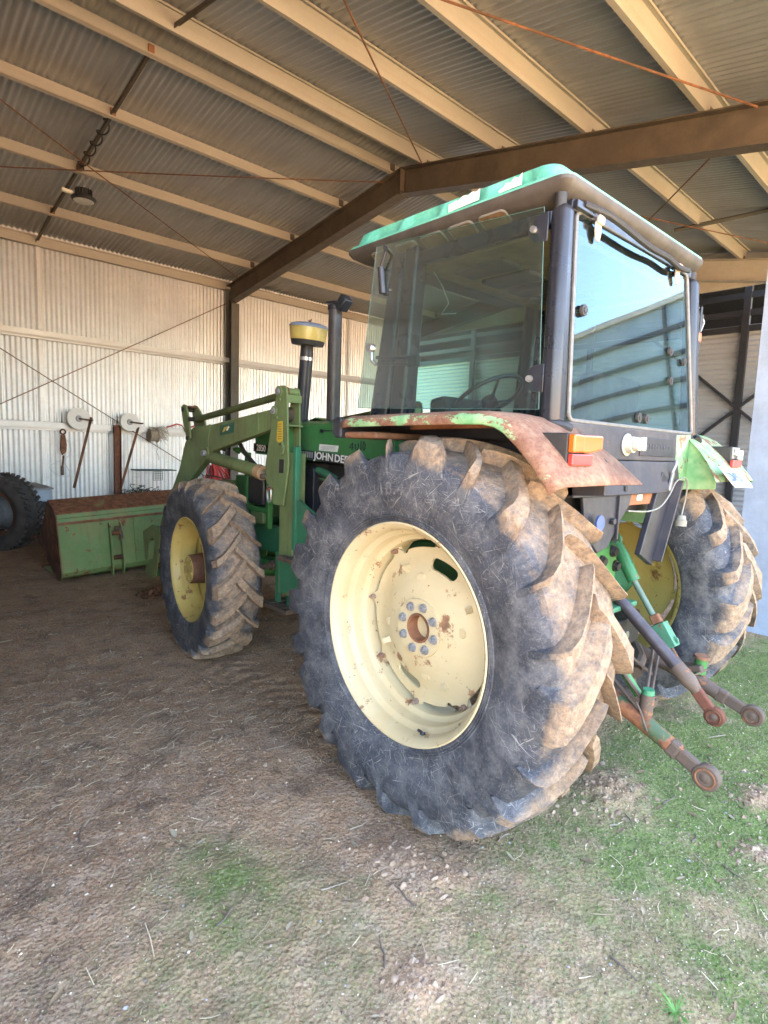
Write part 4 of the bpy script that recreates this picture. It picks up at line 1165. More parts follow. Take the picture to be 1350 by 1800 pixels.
# ------------------------------------------------------------------ cab
def rrect(x0, x1, y0, y1, r, n=6):
    out = []
    for cx, cy, a0 in ((x1 - r, y1 - r, 0), (x0 + r, y1 - r, 90), (x0 + r, y0 + r, 180), (x1 - r, y0 + r, 270)):
        for i in range(n + 1):
            a = rad(a0 + 90 * i / n); out.append((cx + r * math.cos(a), cy + r * math.sin(a)))
    return out


def loft(b, rings, cap0=True, cap1=True):
    n = len(rings[0]); vs = [p for r_ in rings for p in r_]; fs = []
    for i in range(len(rings) - 1):
        for k in range(n): fs.append((i * n + k, i * n + (k + 1) % n, (i + 1) * n + (k + 1) % n, (i + 1) * n + k))
    if cap0: fs.append(tuple(range(n - 1, -1, -1)))
    if cap1: fs.append(tuple(range((len(rings) - 1) * n, len(rings) * n)))
    b.add(vs, fs); return b


def rr(inset, z, r=.06): return [(x, y, z) for x, y in rrect(-.695 + inset, .695 - inset, -.415 + inset, .915 - inset * 1.3, max(.01, r))]


b = MB(); loft(b, [rr(.09, 2.540, .02), rr(.06, 2.550, .025), rr(.015, 2.580, .035), rr(.0, 2.602, .045), rr(.0, 2.616, .045), rr(.01, 2.6165, .04)])
MAT['roofskin'] = plain('dusty_roof_underskin', (.06, .052, .047), .55, 0, .35, 8, .15)
roof = b.build('cab_roof', MAT['roofskin'], tractor, 35)
m = NT('sun_bleached_mint_roof')
c = m.mix(m.ramp(m.noise(5, 7, .65), .3, .7), mul(G['mint'], .8), (.17, .58, .46))
c = m.mix(m.ramp(m.noise(14, 9, .72), .52, .70, 0, .55), c, (.02, .26, .17))
c = m.mix(m.ramp(m.noise(80, 4), .55, .75, 0, .3), c, (.35, .7, .58))
MAT['mint'] = m.fin(c, .6)
# roof cap with pressed pockets along the long sides
N_ = 60
def cap_ring(inset, z, r, pocket=0):
    out = []
    for x, y in rrect(-.692 + inset, .692 - inset, -.412 + inset, .912 - inset * 1.3, r, 8): out.append((x, y, z))
    # refine the long sides so pockets can be pressed in
    fine = []
    n = len(out)
    for i in range(n):
        p, q = out[i], out[(i + 1) % n]; L = math.dist(p, q); k = max(1, int(L / .03))
        for j in range(k):
            t = j / k; x = p[0] + (q[0] - p[0]) * t; y = p[1] + (q[1] - p[1]) * t
            if pocket and abs(x) > .5 and -.30 < y < .82:
                ph = ((y + .30) / .28) % 1.0; d = sst(.08, .22, np.array(ph)) * (1 - sst(.78, .92, np.array(ph)))
                x -= math.copysign(pocket * float(d), x)
            fine.append((x, y, z))
    return fine


b = MB(); base = cap_ring(0, 2.617, .06)
# same vertex count per ring: derive rings from the base outline
def shrink(ring, ins, z, pocket=0):
    out = []
    for x, y, _ in ring:
        sx = (.692 - ins) / .692; cy0 = .25; sy = (.662 - ins * (1.15 if y > .25 else 1.9)) / .662
        xx, yy = x * sx, cy0 + (y - cy0) * max(.05, sy)
        if pocket and abs(x) > .6 and -.32 < y < .82:
            ph = ((y + .32) / .285) % 1.0; d = float(sst(.06, .2, np.array(ph)) * (1 - sst(.8, .94, np.array(ph))))
            xx -= math.copysign(pocket * d, xx)
        out.append((xx, yy, z))
    return out


loft(b, [base, shrink(base, 0, 2.626), shrink(base, .018, 2.634), shrink(base, .026, 2.640, .020), shrink(base, .034, 2.668, .030), shrink(base, .044, 2.694, .018), shrink(base, .06, 2.706), shrink(base, .12, 2.714), shrink(base, .19, 2.722)])
cap = b.build('roof_cap', MAT['mint'], roof, 40)
def torn(pts, name='torn_sticker'):
    b = MB(); n = len(pts)
    b.add([(-.664 - .0 + (z - 2.64) * .30 - .008, y, z) for y, z in pts], [tuple(range(n))])
    o = b.build(name, MAT['white'], cap, 0); q = o.modifiers.new('t', 'SOLIDIFY'); q.thickness = .002


torn([(.20, 2.637), (.21, 2.675), (.17, 2.684), (.155, 2.678), (.13, 2.695), (.10, 2.686), (.08, 2.698), (.055, 2.689), (.04, 2.700), (.035, 2.680), (.03, 2.645)])
torn([(-.08, 2.638), (-.075, 2.650), (-.10, 2.660), (-.105, 2.674), (-.13, 2.668), (-.145, 2.688), (-.165, 2.676), (-.18, 2.694), (-.185, 2.668), (-.19, 2.64)])
# pockets in the underskin
POCKET = plain('brown_pocket_foam', (.16, .095, .05), .85, 0, .4, 25, .3); PFR = plain('pocket_frame', (.17, .15, .13), .6)
for s in (-1, 1):
    for i in range(5):
        y0 = -.10 + i * .175
        pk = MB().box(s * .655, s * .60, y0, y0 + .125, 2.552, 2.560)
        fr_ = MB(); ring_o = [(s * x, y, 2.537 + (abs(x) - .605) * .52) for x, y in rrect(.606, .668, y0 - .006, y0 + .131, .018, 3)]
        fr_.tube(ring_o + [ring_o[0]], .006, 6).build('underskin_frame', PFR, roof)
        MB().prism([(s * .610, 2.538), (s * .664, 2.566), (s * .664, 2.562), (s * .610, 2.534)], y0, y0 + .125, 'y').build('underskin_pocket', POCKET, roof, 0)
MAT['pillar'] = plain('satin_black_pillar', (.018, .019, .026), .30, 0, .3, 6)
# pillars
def post4(name, bot, top, mat, bevel=.012, parent=tractor):
    b = MB(); b.add(list(bot) + list(top), [(0, 1, 2, 3), (7, 6, 5, 4), (0, 4, 5, 1), (1, 5, 6, 2), (2, 6, 7, 3), (3, 7, 4, 0)])
    return b.build(name, mat, parent, 35, bevel, seg=3)


def q4(s, x0, x1, y0, y1, z): return [(s * x0, y0, z), (s * x1, y0, z), (s * x1, y1, z), (s * x0, y1, z)]


for s in (-1, 1):
    post4('rear_pillar', q4(s, .735, .645, -.452, -.368, 1.675), q4(s, .680, .600, -.405, -.330, 2.525), MAT['pillar'], .03)
    cyl_part('pillar_tube', (s * .655, -.362, 2.50), (s * .655, -.362, 2.562), .024, MAT['dark'], tractor)
    post4('front_pillar', q4(s, .70, .60, .43, .53, 1.66), q4(s, .66, .58, .40, .49, 2.55), MAT['pillar'], .015)
    post4('front_pillar', q4(s, .70, .56, .555, .69, 1.66), q4(s, .645, .53, .505, .60, 2.55), MAT['pillar'], .02)
    MB().bar((s * .632, -.33, 2.488), (s * .625, .55, 2.488), .045, .06).build('roof_rail', MAT['pillar'], tractor, 0, .008)
    MB().box(s * .70, s * .585, -.42, .69, 1.62, 1.70).build('sill', MAT['black'], tractor, 0, .01)
MB().box(-.60, .60, -.385, -.335, 2.515, 2.56).build('roof_rail', MAT['pillar'], tractor, 0, .008)
MB().box(-.57, .57, .50, .56, 2.50, 2.56).build('roof_rail', MAT['pillar'], tractor, 0, .008)
# boot at pillar foot
MB().stube([(-.66, -.47, 1.668), (-.69, -.455, 1.68), (-.72, -.42, 1.685), (-.73, -.35, 1.68)], .022, 10).build('rubber_boot', MAT['rubberseal'], tractor)
MB().tube([(.66, -.47, 1.668), (.69, -.455, 1.68), (.72, -.42, 1.685), (.73, -.35, 1.68)], .022, 10).build('rubber_boot', MAT['rubberseal'], tractor)


def pane(name, quad, mat, parent, th=.005, nx=10, ny=10, bow=0.0):
    a, b_, c_, d = [Vector(p) for p in quad]
    nrm = (b_ - a).cross(d - a).normalized()
    def fn(u, v):
        p = (a * (1 - u) + b_ * u) * (1 - v) + (d * (1 - u) + c_ * u) * v
        return tuple(p + nrm * bow * (1 - (2 * u - 1) ** 2) * (1 - .3 * (2 * v - 1) ** 2))
    o = MB().grid(fn, nx, ny).build(name, mat, parent, 180, fix=False)
    return o


# side door glass, hinged on the rear pillar and standing a little open
gq = [(-.728, -.372, 1.742), (-.815, .625, 1.768), (-.800, .538, 2.532), (-.700, -.322, 2.512)]
dg = pane('door_glass', gq, MAT['glass'], tractor, bow=.004)
MB().tube(gq + [gq[0]], .0018, 6).build('glass_edge', plain('green_glass_edge', (.06, .13, .11), .3), dg)
A_, B_, C_, D_ = [Vector(p) for p in gq]
def onglass(u, v, off=-.010):
    p = (A_ * (1 - u) + B_ * u) * (1 - v) + (D_ * (1 - u) + C_ * u) * v
    n = Vector((-1, -.1, 0)).normalized(); return p + n * -off
for v in (.90, .155):
    h = onglass(.012, v, .006)
    b = MB(); b.T = frame_mat(h, (0, -1, 0), (0, 0, 1)); b.prism([(.03, -.055), (-.02, -.05), (-.05, -.03), (-.058, 0), (-.05, .03), (-.02, .05), (.03, .055)], 0, .008, 'z')
    hg = b.build('door_hinge', MAT['pillar'], dg, 30, .002)
    MB().cyl(h + Vector((-.006, .03, 0)), h + Vector((-.022, .03, 0)), .014, .012, 12).build('hinge_bolt', MAT['chrome'], hg)
# latch and stay at the front edge
lt = onglass(.955, .38, .012)
MB().cyl(lt, lt + Vector((-.03, 0, 0)), .022, .02, 16).build('door_lock', MAT['chrome'], dg)
MB().bar(lt + Vector((.01, -.02, -.045)), lt + Vector((.05, -.26, -.06)), .02, .016).bar(lt + Vector((.01, -.02, -.075)), lt + Vector((.05, -.26, -.09)), .016, .012).obox(lt + Vector((.05, -.24, -.075)), (.03, .06, .05)).build('door_handle', MAT['black'], dg, 0, .004)
MB().tube([lt + Vector((-.005, 0, -.01)), lt + Vector((-.006, -.005, -.06)), lt + Vector((0, -.03, -.08))], .010, 8).build('lock_lever', MAT['chrome'], dg)
gs = onglass(.93, .86, -.02)
MB().cyl(gs, gs + Vector((.01, -.01, -.12)), .016, .016, 12).tube([gs, gs + Vector((0, -.03, .06)), gs + Vector((.02, .0, .10))], .007, 8).build('gas_strut', MAT['black'], dg)
# other panes
pane('side_glass', [(.715, -.36, 1.70), (.71, .42, 1.70), (.665, .40, 2.50), (.675, -.33, 2.50)], MAT['glass'], tractor)
pane('windscreen', [(-.56, .66, 1.70), (.56, .66, 1.70), (.53, .575, 2.50), (-.53, .575, 2.50)], MAT['glass'], tractor)
rq = [(-.632, -.441, 1.706), (.632, -.441, 1.706), (.560, -.373, 2.525), (-.560, -.373, 2.525)]
rg = pane('rear_glass', rq, MAT['reargl'], tractor, bow=.006, nx=20, ny=16)
MAT['rframe'] = plain('grey_window_frame', (.15, .15, .145), .5, .2, .25, 20)
fr2 = [Vector(p) + Vector((0, -.004, 0)) for p in rq]
fp = []
for i in range(4):
    p, pn, pp = fr2[i], fr2[(i + 1) % 4], fr2[i - 1]
    for t in (0, .3, .6, .85, 1):
        a = p + (pp - p).normalized() * .035 * (1 - t); c_ = p + (pn - p).normalized() * .035 * t
        fp.append(p + (a - p) * (1 - t) + (c_ - p) * t)
MB().tube(fp + [fp[0], fp[1]], .009, 8).build('window_frame', MAT['rframe'], rg)
for x, z in ((-.42, 2.515), (.39, 2.515)):
    b = MB(); y = -.385
    b.box(x - .022, x + .022, y - .03, y - .012, z - .012, z + .022)
    o = b.build('window_hinge', plain('chalky_hinge', (.45, .38, .34), .6), rg, 30, .006)
    b = MB(); b.prism([(x - .02, z), (x + .02, z), (x + .022, z - .04), (x + .012, z - .075), (x - .012, z - .075), (x - .022, z - .04)], y - .016, y - .006, 'y'); b.build('hinge_tab', plain('chalky_tab', (.45, .38, .34), .6), o, 0, .003)
def rgp(px, pz):
    t = (pz - 1.706) / .819; return (px, -.441 + .068 * t - .008, pz)
for (x, z, r) in ((-.525, 2.145, .024), (.325, 2.10, .022), (.325, 1.955, .022), (.50, 2.07, .020), (-.03, 1.752, .024), (.05, 1.752, .024)):
    p = Vector(rgp(x, z)); b = MB(); b.cyl(p, p + Vector((0, -.012, 0)), r, r * .92, 18); b.cyl(p + Vector((0, -.012, 0)), p + Vector((0, -.016, 0)), r * .5, r * .45, 12)
    b.build('glass_stud', MAT['blackplastic'], rg, 35)
# drooping seal strip along the head of the rear window
MB().stube([(-.55, -.40, 2.545), (-.40, -.415, 2.548), (-.34, -.43, 2.535), (-.2, -.43, 2.525), (0, -.425, 2.515), (.2, -.42, 2.522), (.36, -.415, 2.512), (.5, -.405, 2.53)], .014, 8).build('loose_seal', MAT['rubberseal'], rg)
MB().box(-.60, -.46, -.405, -.385, 2.52, 2.55).build('head_bracket', MAT['pillar'], rg, 0, .003)
MB().box(.74, .76, -.40, -.385, 1.66, 2.40).build('drain_strip', MAT['pillar'], tractor, 0, .002)
# amber side marker on a bent wire, right side
wl = MB().tube([(.70, -.35, 2.42), (.80, -.37, 2.40), (.84, -.38, 2.33), (.78, -.38, 2.25), (.73, -.38, 2.24)], .006, 8).build('marker_bracket', MAT['chrome'], tractor)
MB().obox((.76, -.37, 2.33), (.07, .05, .09), (0, .3, 0)).build('marker_body', MAT['blackplastic'], wl, 0, .008)
MB().obox((.745, -.39, 2.235), (.04, .03, .05)).build('marker_lens', MAT['amber'], wl, 0, .006)
# interior
MB().box(-.58, .58, -.36, .62, 1.30, 1.34).build('cab_floor', MAT['interior'], tractor, 0)
MB().box(-.585, .585, -.37, -.36, 1.34, 1.70).build('cab_rear_wall', MAT['interior'], tractor, 0)
MB().box(-.56, .56, -.30, .50, 2.47, 2.50).build('headliner', MAT['liner'], roof, 0, .01)
for i in range(4): MB().box(-.45 + i * .22, -.30 + i * .22, .05, .35, 2.445, 2.469).build('roof_console', MAT['interior'], roof, 0, .01)
MB().prism([(.40, 1.35), (.66, 1.35), (.66, 1.86), (.55, 1.88), (.46, 1.70)], -.26, .26).build('dash', MAT['interior'], tractor, 0, .02)
seat = MB().prism([(-.30, 1.55), (.16, 1.55), (.20, 1.60), (.18, 1.66), (-.20, 1.65), (-.25, 1.95), (-.33, 1.96), (-.34, 1.60)], -.24, .24).build('seat', MAT['interior'], tractor, 0, .04)
MB().box(-.12, .12, -.2, .1, 1.34, 1.55).build('seat_base', MAT['black'], seat, 0, .01)
b = MB(); swT = Matrix.Translation((-.03, .42, 1.875)) @ Matrix.Rotation(rad(-33), 4, 'X'); b.T = swT
b.lathe([(.0125 * math.cos(a), .205 + .0125 * math.sin(a)) for a in [i * math.pi / 4 for i in range(8)]], 40, axis='z', closed=True)
for a in (0, 2.1, 4.2): b.tube([(0, 0, -.03), (.2 * math.cos(a), .2 * math.sin(a), 0)], .009, 6)
b.cyl((0, 0, -.05), (0, 0, 0), .045, .04, 16); sw = b.build('steering_wheel', MAT['black'], tractor)
MB().cyl((-.03, .44, 1.84), (-.03, .60, 1.55), .035, .04, 14).build('steering_column', MAT['black'], sw)
for x, y in ((.28, .1), (.34, .2), (.40, .05)):
    lv = MB().tube([(x, y, 1.55), (x, y + .02, 1.80), (x - .02, y + .06, 1.86)], .007, 6).build('control_lever', MAT['black'], tractor); MB().cyl((x - .02, y + .06, 1.85), (x - .02, y + .065, 1.90), .018, .014, 10).build('lever_knob', MAT['black'], lv)
MB().tube([(-.5, .60, 1.72), (-.5, .605, 2.15)], .004, 6).build('aerial', MAT['black'], tractor)
MB().box(.25, .55, -.1, .5, 1.34, 1.62).build('side_console', MAT['interior'], tractor, 0, .02)
MB().tube([(-.5, .45, 2.48), (-.45, .42, 2.40), (-.42, .40, 2.32), (-.46, .41, 2.26), (-.36, .40, 2.28)], .0025, 6).build('loose_wire', MAT['galv'], roof)

# --- rear panel under the window
rp_ = MB().box(-.645, .645, -.452, -.43, 1.555, 1.700).build('rear_panel', MAT['blackrust'], tractor, 0, .006)
MB().prism([(-.452, 1.553), (-.430, 1.553), (-.43, 1.40), (-.475, 1.40)], -.60, .47).build('rear_skirt', MAT['blackrust'], rp_, 0, .005)
MB().box(.00, .385, -.458, -.453, 1.578, 1.667).build('name_plate', MAT['black'], rp_, 0, .004)
EMB = plain('faded_emboss', (.055, .058, .072), .4)
for i in range(9):                                     # worn, unreadable embossed characters
    x = .06 + i * .032; h = rng.uniform(.014, .024); b = MB().box(x, x + .006, -.4605, -.4575, 1.624 - h / 2, 1.624 + h / 2)
    if i % 2: b.box(x + .006, x + .018, -.4600, -.4575, 1.624 + h / 2 - .006, 1.624 + h / 2)
    else: b.box(x + .006, x + .016, -.4600, -.4575, 1.622, 1.627)
    b.build('embossed_character', EMB, rp_, 0)
so2 = MB(); so2.cyl((-.135, -.452, 1.625), (-.135, -.49, 1.625), .040, .036, 24).cyl((-.135, -.49, 1.625), (-.135, -.515, 1.625), .028, .026, 20).cyl((-.135, -.452, 1.625), (-.135, -.46, 1.625), .05, .05, 24)
so2.box(-.115, -.08, -.52, -.46, 1.60, 1.66); so2.build('trailer_socket', plain('chalky_socket', (.42, .42, .36), .65, 0, .2, 20), rp_, 30, .003)
MB().cyl((-.15, -.478, 1.43), (-.15, -.476, 1.43), .014, .014, 12).build('drain_hole', MAT['rubberseal'], rp_)
MB().box(-.38, .24, -.445, -.415, 1.345, 1.398).build('rusty_rail', rust_mat('orange_rust', .35, 12, (.30, .13, .06)), tractor, 0, .004)
MB().prism([(-.50, 1.40), (-.05, 1.40), (-.07, 1.35), (-.17, 1.26), (-.25, 1.17), (-.34, 1.15), (-.46, 1.25)], -.46, -.445, 'y').build('black_bracket', MAT['blackrust'], tractor, 0, .004)
MB().box(-.20, -.19, -.475, -.462, 1.20, 1.40).cyl((-.24, -.462, 1.285), (-.24, -.48, 1.285), .016, .016, 6).build('bracket_rib', MAT['blackrust'], tractor, 0, .003)
MB().cyl((-.41, -.49, 1.29), (-.41, -.50, 1.29), .035, .035, 20).build('blue_disc_cap', plain('blue_plastic_cap', (.06, .10, .25), .45), tractor)
ch = MB().bar((.33, -.452, 1.47), (.145, -.452, 1.07), .03, .165, (0, 0, 1)).build('black_channel', MAT['black'], tractor, 0, .004)
MB().bar((.415, -.485, 1.46), (.225, -.485, 1.06), .05, .012, (0, 0, 1)).build('channel_flange', MAT['blackrust'], ch, 0, .002)
MB().obox((.34, -.476, 1.455), (.022, .012, .10), (0, .35, 0)).build('cable_clip', MAT['chrome'], tractor, 0, .002)
MB().box(.03, .08, -.450, -.446, 1.368, 1.394).build('pale_tag', MAT['white'], tractor, 0)
MAT['cable'] = plain('pale_cable', (.20, .20, .175), .6)
cb_ = MB().stube([(-.1, -.47, 1.325), (.05, -.49, 1.318), (.17, -.50, 1.335), (.27, -.50, 1.39), (.34, -.50, 1.455), (.41, -.51, 1.475), (.46, -.51, 1.45), (.47, -.505, 1.38), (.45, -.50, 1.28)], .0040, 8).build('hanging_cable', MAT['cable'], tractor)
MB().cyl((.45, -.50, 1.28), (.448, -.50, 1.255), .02, .026, 16).cyl((.448, -.50, 1.255), (.447, -.50, 1.225), .03, .029, 18).build('cable_plug', MAT['cable'], cb_)
MB().tube([(.335, -.48, 1.50), (.345, -.49, 1.54), (.36, -.485, 1.56)], .007, 8).build('hook', MAT['galv'], tractor)

# --- rear linkage
def ball_end(name, c, r, t, d, mat, parent):
    """flat eye with ball: ring in plane containing direction d and z, axis roughly x"""
    c = Vector(c); b = MB()
    ax = Vector((1, 0, 0)); 
    k = 20; dz = Vector((0, 0, 1)).cross(ax); 
    o_ = [(r * math.cos(a), r * math.sin(a)) for a in [2 * math.pi * i / k for i in range(k)]]
    b.prism([(c.y + y, c.z + z) for y, z in o_], c.x - t / 2, c.x + t / 2)
    e = b.build(name, mat, parent, 30, .006)
    bb = MB(); bb.lathe([(t * .62 * math.cos(a), r * .66 * math.sin(a) + .0001) for a in [math.pi * i / 10 for i in range(11)]], 24, c)
    bb.build('link_ball', MAT['hitchrust'], e, 50)
    rg_ = MB(); rg_.ring(r * .68, .004, (c.x - t / 2 - .001, c.y, c.z), 'x', 24, 6); rg_.build('ball_race', MAT['rustdark'], e)
    return e


def lower_link(s, ball, pin, root):
    a, p, r_ = Vector(ball), Vector(pin), Vector(root)
    l = MB(); l.tube([r_, r_.lerp(p, .6), p, p.lerp(a, .45)], [.034, .034, .037, .033], 12)
    lk = l.build('lower_link', MAT['hitchrust'] if s > 0 else paint('worn_green_link', (.045, .085, .04), .55, .6, .6, rs=9, dirtcol=(.15, .11, .075)), tractor)
    d = (a - p).normalized(); b = MB()
    b.bar(p.lerp(a, .42), p.lerp(a, .60), .046, .068).bar(p.lerp(a, .56), a - d * .03, .030, .060); b.build('link_fork', MAT['hitchrust'], lk, 0, .012)
    ball_end('link_eye', ball, .050, .038, d, MAT['hitchrust'], lk)
    return lk


LL = lower_link(-1, (-.40, -.985, .391), (-.40, -.735, .515), (-.36, -.12, .74))
RL = lower_link(1, (.40, -.922, .370), (.40, -.640, .470), (.36, -.10, .60))
MB().cyl((-.40, -.742, .55), (-.40, -.748, .632), .028, .026, 16).build('drop_pin', MAT['hitchrust'], LL); MB().cyl((-.40, -.748, .632), (-.40, -.749, .652), .024, .022, 16).build('pin_cap', MAT['teal'], LL)
MB().cyl((.40, -.672, .50), (.40, -.678, .578), .030, .028, 16).build('drop_pin', MAT['green'], RL); MB().cyl((.40, -.678, .578), (.40, -.679, .592), .038, .036, 18).build('pin_cap', MAT['rust'], RL)
MB().obox((.40, -.62, .515), (.12, .16, .03), (-.33, 0, 0)).build('link_plate', MAT['hitchrust'], RL, 0, .006)
# top link hanging down
tl = MB().tube([(0, -.30, .985), (0, -.745, .602)], .030, 18).build('top_link', plain('dark_worn_tube', (.06, .05, .055), .45, .3, .4, 10), tractor)
MB().tube([(0, -.70, .640), (0, -.76, .590), (0, -.80, .552)], [.034, .036, .022], 16).build('top_link_collar', MAT['hitchrust'], tl)
MB().bar((0, -.79, .56), (0, -.86, .485), .03, .05).build('top_link_end', MAT['rustred'], tl, 0, .008)
ball_end('link_eye', (0, -.876, .468), .042, .036, None, MAT['rustred'], tl)
MB().tube([(-.02, -.72, .59), (.05, -.76, .60), (.10, -.80, .63)], .004, 6).build('locking_wire', MAT['hitchrust'], tl)
# green lift link with levelling box, right
gl_ = MB().tube([(.31, -.232, 1.115), (.31, -.275, 1.04), (.31, -.345, .922)], [.026, .034, .033], 16).build('lift_link', paint('grimy_link_green', (.022, .17, .07), .15, .5, .45, dirtcol=(.10, .09, .06)), tractor)
MB().ring(.030, .014, (.31, -.222, 1.125), 'x', 20, 8).build('link_loop', gl_.data.materials[0], gl_)
MB().ring(.016, .007, (.31, -.315, 1.035 - .03), 'x', 16, 6).build('grease_ear', gl_.data.materials[0], gl_)
MB().cyl((.31, -.34, .93), (.31, -.49, .715), .016, .016, 12).build('link_rod', paint('worn_green_rod', (.10, .17, .13), .25, .5, .5, dirtcol=(.12, .11, .10)), gl_)
MB().obox((.31, -.525, .672), (.06, .075, .13), (-.6, 0, 0)).ring(.014, .007, (.31, -.575, .66), 'x', 16, 6).build('levelling_box', paint('chipped_mint_box', (.07, .26, .16), .3, .5, .5, rs=14, dirtcol=(.14, .12, .09)), gl_, 30, .008)
MB().obox((.31, -.475, .745), (.045, .05, .05), (-.6, .2, 0)).build('swivel_joint', MAT['rust'], gl_, 0, .008)
MB().tube([(.31, -.53, .66), (.35, -.58, .56), (.39, -.62, .50)], .010, 8).build('link_shackle', MAT['hitchrust'], gl_)
# left lift link, mostly behind the tyre
MB().tube([(-.31, -.22, 1.10), (-.37, -.70, .60)], .018, 12).build('lift_link', MAT['green'], tractor)
for s in (-1, 1): MB().bar((s * .22, .0, 1.16), (s * .30, -.24, 1.13), .05, .07).build('rockshaft_arm', MAT['black'], tractor, 0, .012)
# remote couplings, PTO shield, draw bar
for i, (x, z) in enumerate(((.13, 1.10), (.17, 1.02), (.02, 1.06), (.04, .98))):
    MB().cyl((x, -.18, z), (x, -.31, z - .01), .032, .030, 16).cyl((x, -.31, z - .01), (x, -.325, z - .012), .024, .022, 14).build('hydraulic_coupling', MAT['dark'], tractor)
MB().box(-.16, .22, -.225, -.15, .92, 1.20).build('valve_block', MAT['black'], tractor, 0, .01)
MB().prism([(-.12, .86), (.15, .86), (.15, .835), (-.12, .835)], -.44, -.30, 'y').build('pto_shield', MAT['teal'], tractor, 0, .006)
MB().box(-.13, .15, -.46, -.30, .66, .795).build('pto_housing', MAT['dark'], tractor, 0, .01)
MB().cyl((0, -.30, .72), (0, -.47, .72), .02, .02, 14).build('pto_shaft', MAT['chrome'], tractor)
MB().obox((0, -.35, .44), (.075, .55, .035), (.05, 0, 0)).build('draw_bar', MAT['hitchrust'], tractor, 0, .006)
MB().box(-.25, .25, -.30, -.24, .40, .55).build('draw_bar_support', MAT['hitchrust'], tractor, 0, .008)
MB().bar((.02, -.48, .62), (.10, -.56, .53), .05, .012).bar((.05, -.50, .46), (.05, -.44, .66), .014, .05, (1, 0, 0)).build('clevis_strap', MAT['hitchrust'], tractor, 0, .003)
MB().tube([(.36, -.36, .56), (.22, -.45, .55), (.05, -.5, .53)], .03, 10).build('stabiliser_bar', MAT['hitchrust'], tractor)
for a, c_ in (((-.38, -.73, .60), (.25, -.50, .66)), ((-.37, -.74, .53), (.27, -.52, .63)), ((-.41, -.72, .56), (-.36, -.45, .74)), ((-.39, -.72, .60), (-.44, -.50, .86))):
    MB().tube([a, c_], .008, 6).build('check_rod', MAT['hitchrust'], tractor)
MB().tube([(-.44, -.72, .60), (-.45, -.745, .57), (-.44, -.77, .50), (-.38, -.76, .46)], .004, 6).build('binding_wire', MAT['hitchrust'], tractor)
# ------------------------------------------------------------------ detached loader bucket on the ground
bk = empty('loader_bucket', (-1.118, 5.30, .0), 0, 'detached green loader bucket with rusty rim resting on the dirt', 'bucket')
bk.rotation_euler = (0, -rad(3.6), 0)
W_ = 2.30
back = [(-.115, .74), (-.125, .66), (-.118, .62), (-.128, .60), (-.118, .57), (-.108, .10), (.02, .0)]
b = MB(); t_ = .012
prof = [(.20, .862), (-.115, .742), (-.128, .70), (-.118, .695), (-.130, .655), (-.118, .645), (-.122, .10), (-.09, .05), (.0, .01), (.80, .01), (.80, .022), (.01, .022), (-.075, .06), (-.11, .11), (-.106, .64), (-.10, .735), (.20, .85)]
b.prism(prof, .0, W_); b.build('bucket_shell', MAT['bucket'], bk, 0, .004)
b = MB(); b.prism([(.22, .875), (-.10, .757), (-.118, .742), (.20, .864)], -.005, W_ + .005); b.build('top_rim', paint('rusty_yellowed_rim', (.24, .21, .07), .62, .5, .6, rs=4, dirtcol=(.16, .09, .05)), bk, 0, .003)
for x in (-.012, W_):
    MB().prism([(.20, .87), (-.02, .80), (-.125, .72), (-.125, .09), (-.03, .0), (.05, -.01), (.35, .10), (.82, .30), (.80, .36)], x, x + .012).build('side_plate', MAT['rustdark'], bk, 0, .002)
MB().box(0, W_, .76, .90, .0, .024).build('cutting_edge', MAT['rust'], bk, 0, .003)
for x in (.50, .62, 1.62, 1.74):
    MB().prism([(-.122, .60), (-.16, .60), (-.185, .56), (-.185, .08), (-.16, .0), (-.10, -.0), (-.10, .10), (-.122, .14)], x, x + .016).build('mounting_rib', MAT['bucket'], bk, 0, .003)
for x in (.516, 1.636):
    for z in (.48, .20):
        o = MB().cyl((x, -.165, z), (x + .104, -.165, z), .025, .025, 14).build('mounting_pin', MAT['rustdark'], bk)
    MB().tube([(x + .05, -.15, .54), (x + .09, -.19, .52), (x + .10, -.19, .44), (x + .09, -.185, .40)], .022, 10).build('pin_guard', MAT['hitchrust'], bk)
MB().box(.78, 1.0, -.131, -.121, .12, .63).build('wear_plate', MAT['bucket'], bk, 0, .002)
MB().prism([(-.118, .66), (-.136, .655), (-.136, .63), (-.118, .625)], 0, W_).build('stiffener', MAT['rust'], bk, 0, .002)

# dirt and straw clump under the carrier
def clump(name, c, r, n, mat, label, cat, kind=None, flat=.5, sz=.02):
    b = MB()
    for i in range(n):
        a = rng.uniform(0, 6.28); q = r * math.sqrt(rng.random()); p = Vector((c[0] + q * math.cos(a), c[1] + q * math.sin(a), c[2] + flat * r * rng.random() * (1 - q / r)))
        s_ = sz * rng.uniform(.5, 1.6)
        b.obox(p, (s_, s_ * rng.uniform(.6, 1.3), s_ * rng.uniform(.5, 1)), (rng.random() * 3, rng.random() * 3, rng.random() * 3))
    o = b.build(name, mat, None, 0); return tag(o, label, cat, kind=kind)


clump('dirt_clump', (-.50, 4.15, 0), .16, 140, MAT['rustdark'], 'dark clump of earth and rust on the floor behind the bucket', 'dirt', sz=.035)

